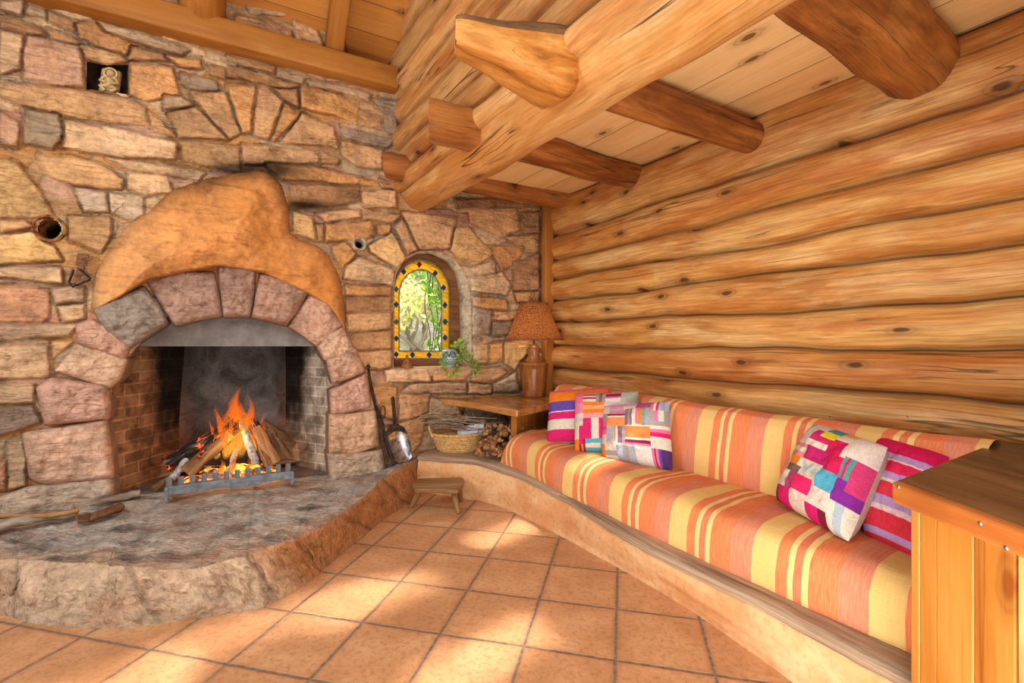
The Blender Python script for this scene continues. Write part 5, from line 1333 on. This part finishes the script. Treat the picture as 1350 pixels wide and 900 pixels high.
# thin bluish smoke drifting off the logs at the right of the flames
k = N('thin_smoke'); g = k.n('ShaderNodeTexCoord').outputs['Object']; nz = k.noise(g, 11, 4, .6, .8)
ln = k.n('ShaderNodeVectorMath', operation='LENGTH'); k.l(k.mapv(g, (8.5, 8.5, 5.2), (0, 0, -1.0)), ln.inputs[0])
dn = k.math('MULTIPLY', k.fr(ln.outputs['Value'], .25, 1.0, 1, 0), k.fr(nz, .42, .66, 0, 4.0))
pv = k.n('ShaderNodeVolumePrincipled'); pv.inputs['Color'].default_value = (.78, .84, 1, 1); k.l(dn, pv.inputs['Density']); k.l(pv.outputs[0], k.out.inputs['Volume'])
cs_ = on_stone(352, 582, -.26); mb = MB()
mb.lathe(cs_, [(0, 0)]+[(.115*math.sin(math.pi*i/10), .19-.19*math.cos(math.pi*i/10)) for i in range(1, 10)]+[(0, .38)], 20)
tag(build('smoke', mb, k.m), 'faint bluish smoke drifting up right of the flames', 'smoke', None, 'stuff')

# sticks lying on the hearth at the left -----------------------------------------
def stick(pts, ra, rb, label, mats, seed, zz=.0):
    P = spline([on_z(a, b, z) for a, b, z in pts], 22); mb = MB(); mb.tube(warp(P, .008, seed), [lerp(ra, rb, i/21) for i in range(22)], 10, 0, 1, seed, .25)
    return tag(build('kindling_branch', mb, mats), label, 'branch', 'branches on the hearth edge')
BK = [M_BARK, M_ENDGRAIN]; M_GREYBARK = wood('grey_branch_bark', (96, 84, 70), (144, 128, 110), (186, 172, 154), None, (8, 24, 24), .9, 0, .8)
stick([(-70,705,.25),(0,692,.25),(60,681,.25),(100,676,.25)], .030, .024, 'long grey-barked branch lying along the hearth at the left edge', [M_GREYBARK, M_ENDGRAIN], 1.0)
stick([(-40,686,.275),(20,680,.272),(70,678,.268),(104,673,.262)], .013, .011, 'thin pale peeled stick lying on the grey branch', [M_SPLIT, M_ENDGRAIN], 2.0)
stick([(102,686,.245),(125,680,.245),(157,669.5,.245)], .022, .026, 'short thick branch with an orange sawn end on the hearth', BK, 3.0)
stick([(118,664,.25),(150,657,.25),(184,650,.25)], .016, .024, 'pale knobbly branch lying against the left foot of the arch', [M_GREYBARK, M_ENDGRAIN], 4.0)

# ================================================================== HEARTH TOOLS
def sp(px, py, off): return on_stone(px, py, off)
M_DKIRON = plain('dark_wrought_iron', (84, 60, 44), .55, .5, .35, 30, .2)
t = thing('fire_poker', sp(510, 609, .10), 'long thin twin-rod iron poker leaning beside the arch foot, leftmost of the tools', 'poker')
mb = MB(); mb.tube([sp(485,483,.06), sp(489,515,.07), sp(497,548,.08), sp(511,609,.11)], .006, 8); mb.tube([sp(485.5,482,.06), sp(492,518,.07), sp(500,552,.085), sp(514,606,.12)], .006, 8); build('shaft', mb, M_DKIRON, t)
mb = MB(); mb.tube([sp(483,484,.06), sp(485.5,480,.06), sp(488,484,.06)], .006, 8); build('loop', mb, M_DKIRON, t)
t = thing('fire_tongs', sp(515, 610, .13), 'iron fire tongs with looped handles standing on the hearth between poker and shovel', 'tongs')
def loop(cx, cy, rx, ry, off): return [sp(cx+rx*math.cos(a), cy+ry*math.sin(a), off) for a in [i*2*math.pi/14 for i in range(15)]]
mb = MB(); mb.tube(loop(504.5,543,3.4,8,.10), .0045, 8); build('handle_loop', mb, M_DKIRON, t)
mb = MB(); mb.tube([sp(494,538,.10), sp(496,535,.10), sp(499,538,.10), sp(501,553,.10)], .0045, 8); build('handle_loop', mb, M_DKIRON, t)
mb = MB()
a, b, c = sp(500,552,.10), sp(504,580,.12), sp(509,612,.14)
for p, q in ((a, b), (b, c)): d = q-p; mb.box((p+q)/2, d, SU, d.cross(SU), d.length*1.04, .022, .010)
build('arm', mb, M_DKIRON, t, False, .002)
mb = MB(); a, b, c = sp(502.5,551,.10), sp(509,580,.11), sp(519,608,.13)
for p, q in ((a, b), (b, c)): d = q-p; mb.box((p+q)/2, d, SU, d.cross(SU), d.length*1.04, .022, .010)
build('arm', mb, M_IRON, t, False, .002)
t = thing('ash_shovel', sp(529, 609, .08), 'steel ash shovel with a long handle leaning against the stone wall', 'shovel')
mb = MB()
for (x, y) in ((516.5, 524), (519, 524)): mb.tube([sp(x, y, .05), sp(x+2, 545, .055), sp(x+3.5, 564, .06)], .0065, 8)
mb.tube([sp(516,526,.05), sp(517.8,522.5,.05), sp(520,526,.05)], .006, 8); build('handle', mb, M_DKIRON, t)
mb = MB(); so = [(511,575),(509,570),(513,562),(524,560),(533,564),(537,571),(542,588),(543,602),(539,608),(525,610),(517,604)]
def shz(y): return .055+.05*(y-560)/50
n = len(so); f = [sp(x, y, shz(y)) for x, y in so]; cxy = (526, 587); cen = sp(*cxy, shz(587)-.018)
inner = [sp(lerp(x, cxy[0], .18), lerp(y, cxy[1], .18), shz(lerp(y, cxy[1], .18))-.018) for x, y in so]
bk_ = [p-SN*.004 for p in inner]
mb.add(f+inner+[cen], [(i, (i+1) % n, n+(i+1) % n, n+i) for i in range(n)]+[(n+i, n+(i+1) % n, 2*n) for i in range(n)])
mb.add([p-SN*.005 for p in f+inner+[cen]], [(i, n+i, n+(i+1) % n, (i+1) % n) for i in range(n)]+[(n+i, 2*n, n+(i+1) % n) for i in range(n)])
build('blade', mb, M_STEEL, t)
mb = MB(); so2 = [(511,575),(509,569),(513,561),(524,559),(533,563),(537,572),(530,569),(520,568)]; n2 = len(so2)
mb.add([sp(x, y, shz(y)+.010) for x, y in so2]+[sp(x, y, shz(y)-.012) for x, y in so2], [tuple(range(n2)), tuple(range(2*n2-1, n2-1, -1))]+[(i, n2+i, n2+(i+1) % n2, (i+1) % n2) for i in range(n2)])
build('blade_collar', mb, M_DKIRON, t, False, .003)

# ================================================================== STOOL
SZ = .175
def bend_poly(P, z): return [on_z(a, b, z) for a, b in P]
sp_ = [(543.5,640),(545,636),(550.5,631),(555,630),(606,628.6),(611,629.5),(612.3,633),(610.5,638),(607,643.5),(603,645.5),(575,645.0),(549,644.3),(545,643.3)]
poly = bend_poly(sp_, SZ); c = sum(poly, V(0, 0, 0))/len(poly)
st = thing('milking_stool', (c.x, c.y, 0), 'small low brown wooden stool on the tiles where hearth and bench meet', 'stool')
mb = MB(); mb.prism(poly, SZ-.028, SZ, 0, V(1, .05, 0), 2.0); build('seat', mb, M_STOOLW, st, True, .006, None, 3)
def legat(top, foot): 
    a = on_z(*top, SZ-.022); b = on_z(*foot, .0); mb = MB(); mb.tube([a+(a-b)*.05, a, a.lerp(b, .5), b+V(0, 0, .004)], [.016, .018, .0185, .014], 14, 0, None, top[0]*.1); build('leg', mb, M_STOOLW, st)
legat((556,642), (541,670)); legat((597,643), (604.5,677)); legat((604,634), (608,661))

# ================================================================== CORNER TABLE, LAMP
TZ = .69
tp = [on_z(569,523.6,TZ), on_z(573,529.5,TZ), on_z(601,532.0-4.4,TZ), on_z(647,534.5,TZ), on_z(681.5,540.5,TZ), on_z(724,533,TZ)]
tfront = [on_z(569,524,TZ), on_z(585,526,TZ), on_z(601,527.5,TZ), on_z(625,530.5,TZ), on_z(647,534.5,TZ), on_z(681.5,540.8,TZ)]
r1 = LW(2.47, 3.02, 0); bk1 = LW(2.47, 3.46, 0); bk2 = on_stone(640, 500, -.02); bk3 = on_stone(585, 500, -.08)
tpoly = [V(p.x, p.y, 0) for p in tfront+[r1, bk1, bk2, bk3]]
tb = thing('corner_table', (tfront[-1].x+.2, tfront[-1].y+.2, .25), 'honey coloured wooden corner table top over a boarded panel beside the bench seat', 'table')
mb = MB(); mb.prism(tpoly, TZ-.048, TZ, 0, LB, 1.0); build('table_top', mb, M_TABLE, tb, False, .007, None, 3)
pc = LW(1.90, 3.0, 0); pe = LW(2.47, 3.28, 0); pd = (pe-pc).normalized(); pn = V(pd.y, -pd.x, 0); pn = pn if pn.y < 0 else -pn
mb = MB(); q = pc+pd*.02; mb.box((q.x, q.y, .28+(TZ-.05-.28)/2), (0, 0, 1), pd, pn, TZ-.05-.28, .052, .05, 0, 3); build('corner_post', mb, M_PINE, tb, False, .004)
x = .05
for i, w in enumerate((.12, .13, .14, .13)):
    q = pc+pd*(x+w/2); mb = MB(); mb.box((q.x, q.y, .28+(TZ-.05-.28)/2), (0, 0, 1), pd, pn, TZ-.05-.28, w-.004, .022, 0, 5+i*1.7); build('panel_board', mb, M_PINE, tb, False, .003); x += w
mb = MB(); q = pc+pd*.32; mb.box((q.x+pn.x*.018, q.y+pn.y*.018, TZ-.07), pd, pn, (0, 0, 1), .56, .020, .045, 0, 9); build('apron_rail', mb, M_PINE2, tb, False, .004)
# lamp
lc = on_z(704, 522.5, TZ)
lamp = thing('table_lamp', lc, 'turned wooden table lamp with a flared woven wicker shade on the corner table', 'lamp')
K = lc.y/F
prof = [(0, 0), (14.2*K, 0), (14.8*K, .006), (15.0*K, .03), (15.8*K, .10), (17.0*K, .18), (17.8*K, .24), (18.0*K, .275), (18.8*K, .279), (19.0*K, .290), (18.4*K, .300), (12*K, .306), (10*K, .309)]
prof = [(r, z*.96+.001) for r, z in prof]
mb = MB(); mb.lathe(lc, prof, 40); build('lamp_base', mb, M_TURNED, lamp)
zb = .297
nprof = [(10.5*K, 0), (10.2*K, .008), (8.0*K, .018), (7.2*K, .035), (7.6*K, .075), (8.6*K, .105), (7.6*K, .125), (4.5*K, .132), (3*K, .15)]
mb = MB(); mb.lathe(lc+V(0, 0, zb), nprof, 32); build('lamp_neck', mb, M_TURNED, lamp)
def wicker_mat():
    k = N('woven_wicker'); g = k.attr(); n = k.noise(g, 90, 3, .6); n2 = k.noise(k.mapv(g, (40, 40, 40)), 1.0, 3)
    col = k.ramp(n, [(.3, rgb(122, 72, 36)), (.52, rgb(184, 118, 66)), (.7, rgb(220, 164, 106))])
    p = k.pbr(col, .6, 0, k.bump(n, .4, .004), .3); d = k.n('ShaderNodeBsdfTranslucent'); k.l(col, d.inputs[0]); m = k.n('ShaderNodeMixShader'); m.inputs[0].default_value = .62
    k.l(p, m.inputs[1]); k.l(d.outputs[0], m.inputs[2]); return k.done(m.outputs[0])
M_WICKER = wicker_mat()
z0 = TZ+.297+.120; z0 = H+(450-447.5)*lc.y/F; z1 = H+(450-400)*lc.y/F
mb = MB(); rows = 24; nseg = 96
def shade(u, v):
    r = lerp(37.0, 18.0, v**.9)*K; w = .0028*math.sin(v*rows*2*math.pi)+.0026*math.cos(u*nseg*math.pi/1.5+math.pi*math.floor(v*rows)); a = u*2*math.pi
    return lc+V((r+w)*math.cos(a), (r+w)*math.sin(a), z0-lc.z+(z1-z0)*v)
mb.grid(192, 96, shade); build('lamp_shade', mb, M_WICKER, lamp)
mb = MB()
for rr_, zz in ((37.2*K, z0), (18.2*K, z1)):
    mb = MB(); mb.tube([V(lc.x+rr_*math.cos(a), lc.y+rr_*math.sin(a), zz) for a in [i*2*math.pi/40 for i in range(41)]], .006, 8)
    build('shade_rim', mb, M_WICKER, lamp)
def bulb_mat():
    k = N('lit_bulb'); return k.done(k.pbr((1, .9, .7, 1), .3, 0, None, .3, (1, .78, .48, 1), 14.0))
mb = MB(); zc = z0+.09
mb.lathe(V(lc.x, lc.y, zc), [(0, -.09), (.013, -.088), (.013, -.05), (.022, -.03), (.03, 0), (.022, .024), (0, .032)], 20); build('bulb', mb, bulb_mat(), lamp)
mb = MB(); mb.tube([V(lc.x, lc.y, TZ+.297+.10), V(lc.x, lc.y, zc-.085)], .006, 8)
for j in range(3):
    a = j*2.094+.4; mb.tube([V(lc.x, lc.y, zc-.06), V(lc.x+36*K*math.cos(a), lc.y+36*K*math.sin(a), z0+.008)], .002, 6)
build('shade_holder', mb, M_DKIRON, lamp)

# ================================================================== WINDOW SILL THINGS
oc = on_stone(592, 471, .0); zs = on_stone(570, 484, 0).z; Ko = oc.y/F; R_ = 13*Ko
M_OWL = plain('mint_ceramic', (170, 190, 180), .35, 0, .12, 14, .08, .5, c2=(136, 160, 152)); M_OWLD = plain('dark_glaze_line', (58, 74, 74), .4, 0, .1)
owl = thing('owl_planter', V(oc.x, oc.y, zs), 'round pale mint ceramic owl planter with dark ring eyes on the window sill', 'planter')
oz = V(oc.x, oc.y, zs+R_*.96)
mb = MB(); mb.lathe(oz, [(0, -R_*.96), (R_*.55, -R_*.95)]+[(R_*math.cos(a), R_*.96*math.sin(a)) for a in [(-.95+i*.128)*1.25 for i in range(15)]]+[(R_*.62, R_*.82), (R_*.5, R_*.80), (R_*.45, R_*.5), (0, R_*.5)], 32); build('pot_body', mb, M_OWL, owl)
vd = (V(0, 0, H)-oz); vd.z = 0; vd.normalize(); vx = V(-vd.y, vd.x, 0)
def onball(ax, az, r=1.0): 
    d = (vd*math.cos(ax)+vx*math.sin(ax))*math.cos(az)+V(0, 0, math.sin(az)); return oz+V(d.x*R_*r, d.y*R_*r, d.z*R_*.96*r)
for sg in (-1, 1):
    mb = MB()
    for rr_ in (.34, .22): mb.tube([onball(sg*.42+rr_*math.cos(a), .36+rr_*math.sin(a), 1.01) for a in [i*2*math.pi/20 for i in range(21)]], .0028, 6)
    mb.lathe(onball(sg*.42, .36, .99), [(0, -.008), (.008, 0), (0, .008)], 12); build('eye', mb, M_OWLD, owl)
mb = MB(); mb.tube([onball(0, .30, 1.0), onball(0, .16, 1.08), onball(0, .06, 1.0)], [.004, .006, .002], 8); build('beak', mb, M_OWLD, owl)
mb = MB()
for r_ in range(3):
    for q in range(-4, 5):
        cx_ = q*.3+(.15 if r_ % 2 else 0); az = -.12-.24*r_
        mb.tube([onball(cx_+.14*math.cos(a), az-.13*math.sin(a), 1.005) for a in [i*math.pi/8 for i in range(9)]], .0018, 5)
build('feather_pattern', mb, M_OWLD, owl)
# ivy in the planter
mb = MB(); rnd = random.Random(9)
stems = [[(594,462,.02),(602,456,.04),(610,462,.06),(612,474,.08)],[(598,460,.0),(610,458,.03),(618,466,.06),(622,482,.075),(628,496,.08)],[(590,462,.05),(584,472,.09),(586,486,.10),(594,497,.10)],[(598,462,.03),(606,472,.08),(604,488,.09),(601,494,.09)],[(596,460,-.02),(604,452,-.02),(612,450,.0)],[(600,462,.04),(614,476,.08),(626,478,.085),(630,490,.085)]]
for k_, S_ in enumerate(stems):
    P = spline([on_stone(*s_) for s_ in S_], 12); mb.tube(P, .0022, 5, 0, None, k_, col=tuple(rgbn((110, 130, 60))))
    for i in range(2, 12):
        for rep in range(2):
            g = rnd.random(); leaf(mb, P[i]+V(rnd.uniform(-.02, .02), rnd.uniform(-.02, .02), rnd.uniform(-.015, .02)), rnd.uniform(.020, .034), SN+V(rnd.uniform(-.7, .7), rnd.uniform(-.5, .5), rnd.uniform(0, .8)), rnd.uniform(0, 6.28), (lerp(96, 196, g), lerp(150, 206, g), lerp(50, 96, g)))
tag(build('potted_ivy', mb, M_LEAF), 'small trailing ivy plant spilling from the owl planter over the sill', 'plant')
# pyramid ornament
pc_ = on_stone(536.5, 480, .0); M_PYR = plain('woven_brown_pyramid', (168, 104, 46), .6, 0, .35, 60, .4, c2=(78, 44, 22))
py = thing('pyramid_ornament', V(pc_.x, pc_.y, zs), 'small brown pyramid ornament with a knob on the left of the window sill', 'ornament')
mb = MB(); kk = pc_.y/F
prof = [(0, 0), (8.2*kk, 0), (8.6*kk, .006)]
for i in range(7): f_ = i/7; prof += [(lerp(8.4, 1.6, f_)*kk, .012+.072*f_), (lerp(8.4, 1.6, f_)*kk*.92, .018+.072*f_)]
prof += [(1.4*kk, .085)]
mb.lathe(V(pc_.x, pc_.y, zs), prof, 5, rot=.4); build('body', mb, M_PYR, py, False)
mb = MB(); mb.lathe(V(pc_.x, pc_.y, zs+.082), [(1.4*kk, 0), (2.0*kk, .010), (1.2*kk, .020), (0, .024)], 10); build('knob', mb, M_PYR, py)

# ================================================================== BASKET AND KINDLING
bz = .284
bc = on_z(603, 596.5, bz); Kb = bc.y/F
bc = bc+V(.0, .06, 0)
M_STRAW = wood('coiled_straw', (160, 108, 52), (206, 158, 92), (228, 190, 128), None, (60, 60, 20), .75, 0, .5)
bask = thing('coiled_basket', (bc.x, bc.y, bz), 'oval coiled straw basket with a loop handle under the corner table', 'basket')
vx = V(1, .1, 0).normalized(); vy = V(-vx.y, vx.x, 0)
mb = MB(); rows = 9
for i in range(rows):
    f_ = i/(rows-1); rx = lerp(.145, .205, f_**.65); ry = rx*.62; z = bz+.010+f_*.122
    mb.tube([V(bc.x, bc.y, z)+vx*rx*math.cos(a)+vy*ry*math.sin(a) for a in [j*2*math.pi/40 for j in range(41)]], .0095, 8, 0, None, i)
mb.add([V(bc.x, bc.y, bz+.006)+vx*.14*math.cos(a)+vy*.088*math.sin(a) for a in [j*2*math.pi/30 for j in range(30)]], [tuple(range(30))])
build('basket_body', mb, M_STRAW, bask)
mb = MB(); mb.tube([V(bc.x, bc.y, bz+.142)+vx*.208*math.cos(a)+vy*.13*math.sin(a) for a in [j*2*math.pi/40 for j in range(41)]], .012, 8); build('rim', mb, M_STRAW, bask)
for sg in (-1, 1):
    mb = MB(); b0 = V(bc.x, bc.y, bz+.125)+vx*.200*sg
    mb.tube([b0+vy*.055*math.cos(a)+V(0, 0, .075*math.sin(a))+vx*.03*sg*math.sin(a) for a in [j*math.pi/12 for j in range(13)]], .011, 8); build('handle', mb, M_STRAW, bask)
# newspaper folded in the basket
k = N('newsprint'); g = k.attr(); s = k.sep(g); 
lines = k.math('SINE', k.math('MULTIPLY', s[1], 420.0)); tx = k.noise(k.mapv(g, (70, 10, 1)), 1.0, 2)
ink = k.math('MULTIPLY', k.math('GREATER_THAN', lines, .2), k.math('GREATER_THAN', tx, .5)); pic = k.math('MULTIPLY', k.math('GREATER_THAN', k.noise(g, 14, 1), .55), .75)
M_NEWS = k.done(k.pbr(k.mix(k.math('MULTIPLY', ink, .5), k.mix(pic, rgb(214, 216, 222), rgb(110, 130, 176)), rgb(90, 96, 120)), .8))
def paper(px, py, rot, label, tilt, seed):
    d = bc.y-.03; c = at(px, py, d)
    def fn(u, v): 
        x_ = (u-.5)*.20; y_ = (v-.5)*.09
        q = V(x_*math.cos(rot), .03*v+.008*math.sin(u*5+seed), x_*math.sin(rot)+y_*tilt); return c+q
    mb = MB(); mb.grid(14, 8, fn, lambda u, v: (u*.2, v*.09, seed)); 
    mb.grid(14, 3, lambda u, v: fn(u, 1)+V(0, .004+.02*v, -.03*v), lambda u, v: (u*.2, v*.03, seed+1))
    o = build('newspaper', mb, M_NEWS); sm = o.modifiers.new('s', 'SOLIDIFY'); sm.thickness = .004; return tag(o, label, 'newspaper', 'papers in the basket')
paper(619, 572, .16, 'folded white newspaper sheet in the coiled basket, the upper one', .8, 0.0)
paper(622, 566, .22, 'folded white newspaper sheet in the coiled basket, tucked behind the first', .8, 2.0)
# twigs lying in and behind the basket
rnd = random.Random(21)
M_TWIG = wood('grey_twig', (96, 76, 58), (150, 126, 102), (196, 176, 150), None, (20, 60, 60), .9, 0, .4)
for i in range(26):
    x = rnd.uniform(576, 640); y = 566-rnd.uniform(0, 20)+abs(x-600)*.04; L_ = rnd.uniform(22, 46); sl = rnd.uniform(-.34, .22)
    d = bc.y+rnd.uniform(-.10, .06); P = spline([at(x-L_, y+L_*sl*.5, d), at(x-L_*.3, y-rnd.uniform(-5, 6), d+rnd.uniform(-.02, .03)), at(x+L_*.6, y-L_*sl*.4, d)], 9)
    mb = MB(); mb.tube(P, [lerp(.0055, .003, j/8) for j in range(9)], 6, 0, None, i)
    if i % 2: mb.tube([P[4], P[4]+V(rnd.uniform(-.04, .04), .0, .035)], [.003, .0015], 5, 0, None, i)
    tag(build('dry_twig', mb, M_TWIG), 'thin dry grey-brown twig in the heap lying over the coiled basket', 'twig', 'dry twigs over the basket')
# pine cones and bark chips heaped between basket and bench seat
M_CONE = wood('cone_scales', (126, 78, 44), (176, 118, 72), (210, 160, 110), None, (40, 40, 40), .8, 0, .4)
def cone_proto():
    mb = MB(); n = 0
    for r_ in range(9):
        f_ = r_/8; rad = .024*math.sin(math.pi*(.14+.80*f_))+.003; z = -.034+.068*f_; m = 9
        for q in range(m):
            a = 2*math.pi*(q+.5*(r_ % 2))/m; o = V(math.cos(a), math.sin(a), 0); s_ = V(-o.y, o.x, 0); w = .0085*(.6+.6*math.sin(math.pi*f_))
            p = V(0, 0, z); mb.add([p+o*rad*.4-s_*w*.6, p+o*rad*.4+s_*w*.6, p+o*rad*1.12+s_*w+V(0, 0, .008), p+o*rad*1.25+V(0, 0, .013), p+o*rad*1.12-s_*w+V(0, 0, .008), p+o*rad*.95+V(0, 0, -.002)],
                   [(0, 1, 2, 4), (4, 2, 3), (0, 4, 5), (1, 5, 2), (4, 3, 5), (3, 2, 5), (0, 5, 1)])
    mb.lathe(V(0, 0, 0), [(0, -.036), (.010, -.03), (.014, 0), (.010, .03), (0, .036)], 8)
    return mb
def chip_proto(seed):
    r = random.Random(seed); P = [(r.uniform(.5, .85)*math.cos(a), r.uniform(.6, 1.0)*math.sin(a)) for a in [i*2*math.pi/7 for i in range(7)]]
    mb = MB(); vs = [V(x*.030, y*.018, -.007) for x, y in P]+[V(x*.027, y*.016, .007+r.uniform(-.003, .003)) for x, y in P]
    mb.add(vs, [tuple(range(6, -1, -1)), tuple(range(7, 14))]+[(i, (i+1) % 7, 7+(i+1) % 7, 7+i) for i in range(7)]); return mb
heap = []
spots = []
for i in range(120):
    x = rnd.uniform(630, 690); base_ = 607-(x-632)*.12; y = base_-rnd.random()**.8*(46 if x > 640 else 26)
    if x < 646 and y > 600: y = 598
    spots.append((x, y))
spots.sort(key=lambda q: q[1])
cone0 = None; chips0 = {}
for i, (x, y) in enumerate(spots):
    d = 3.40+(604-y)*.0055+rnd.uniform(0, .02)
    p = at(x, y, d); p.z = max(p.z, bz+.022)
    rot = (rnd.uniform(0, 6.28), rnd.uniform(0, 6.28), rnd.uniform(0, 6.28))
    if i % 3 == 0:
        if cone0 is None:
            o = build('pine_cone', cone_proto(), M_CONE, None, False, origin=(0, 0, 0)); cone0 = o
        else: o = cone0.copy(); COL.objects.link(o)
        tag(o, 'brown open pine cone in the kindling heap beside the bench seat', 'pine cone', 'pine cones in the kindling heap'); s_ = rnd.uniform(.5, .7)
    else:
        kk_ = i % 4
        if kk_ not in chips0:
            o = build('wood_chip', chip_proto(kk_), M_SPLIT if kk_ == 1 else M_BARK if kk_ == 2 else M_CONE, None, False, .0015, origin=(0, 0, 0)); chips0[kk_] = o
        else: o = chips0[kk_].copy(); COL.objects.link(o)
        tag(o, 'rough brown wood chip in the kindling heap beside the bench seat', 'wood chip', 'wood chips in the kindling heap'); s_ = rnd.uniform(.6, 1.15)
    o.location = p; o.rotation_euler = rot; o.scale = (s_, s_, s_)
# screws in the log above the seat
for (px, py) in ((1095, 548), (1198, 549)):
    q = on_dist(px, py, WALL_D-.086); A3 = Matrix((LB, V(0, 0, 1), -LA)).transposed()
    mb = MB(); mb.lathe(q, [(0, .006), (.006, .005), (.010, .001), (.010, -.012)], 14, axis=A3)
    tag(build('wall_screw', mb, M_STEEL), 'round screw head in the log above the back cushion, the %s one' % ('left' if px < 1150 else 'right'), 'screw', 'screws in the log wall')
# ================================================================== CAMERA, LIGHT
cam = bpy.data.cameras.new('camera'); cam.sensor_fit = 'HORIZONTAL'; cam.sensor_width = 36; cam.lens = 36*F/1350; cam.clip_start = .05
co = bpy.data.objects.new('camera', cam); COL.objects.link(co); co.location = (0, 0, H); co.rotation_euler = (math.pi/2, 0, 0); SC.camera = co
w = bpy.data.worlds.new('world'); SC.world = w; w.use_nodes = True
bg = w.node_tree.nodes['Background']; bg.inputs[0].default_value = (1.0, .98, .96, 1); bg.inputs[1].default_value = .45
def area(loc, target, size, power, col, sy=None, spread=None):
    l = bpy.data.lights.new('area_light', 'AREA'); l.energy = power; l.color = col; l.size = size
    if sy: l.shape = 'RECTANGLE'; l.size_y = sy
    if spread: l.spread = math.radians(spread)
    o = bpy.data.objects.new('area_light', l); COL.objects.link(o); o.location = loc
    o.rotation_euler = (Vector(target)-Vector(loc)).to_track_quat('-Z', 'Y').to_euler(); return o
def point(loc, power, col, r):
    l = bpy.data.lights.new('point_light', 'POINT'); l.energy = power; l.color = col; l.shadow_soft_size = r
    o = bpy.data.objects.new('point_light', l); COL.objects.link(o); o.location = loc; return o
area((.1, -1.0, 2.6), (-.2, 3.0, .6), 1.5, 70, (1, .98, .97), 1.0)
area((-2.8, .3, 2.2), (1.4, 2.8, .9), 1.2, 72, (1, .98, .95), 1.0)
area((.3, .3, .35), (.5, 2.4, 2.6), 1.4, 70, (1, .97, .90), 1.0)  # added fill lamp, brightens the ceiling from below
area((-1.5, 1.1, 3.0), (-1.7, 3.0, 1.0), .8, 12, (1, .96, .88))  # added lamp skimming the stones from above to bring out their relief
# soft streaks of daylight on the tiles
for (tx, ty, w_, l_, pw) in ((-.50, 2.25, .16, .9, 7), (-.10, 1.75, .14, .6, 5), (.05, 2.95, .14, .7, 7), (-1.35, 1.55, .3, .5, 5), (-.95, 2.0, .16, .9, 5)):
    area((tx+1.5, ty-1.7, 2.35), (tx, ty, 0), l_, pw*.17, (1, .95, .86), w_*.7, 4)
# outdoors: added lamps, one for the foliage, one for the back of the glass
c = SW(.35, 3.4, -1.2); area(c, SW(.35, .8, -3.0), 2.5, 420, (1, .98, .9))
area(SW(.3, 3.2, -1.3), on_stone(556, 410, -.2), .6, 60, (1, .98, .9))
# fire and lamp
q = on_stone(312, 575, -.10); point(q, 5, (1, .48, .14), .08)
q = on_stone(310, 600, -.28); point(q, 2, (1, .42, .12), .08)
point((lc.x, lc.y, z0+.085), 34, (1, .72, .40), .03)
SC.view_settings.view_transform = 'Standard'; SC.view_settings.look = 'None'; SC.view_settings.exposure = -.38; SC.view_settings.gamma = 1.0
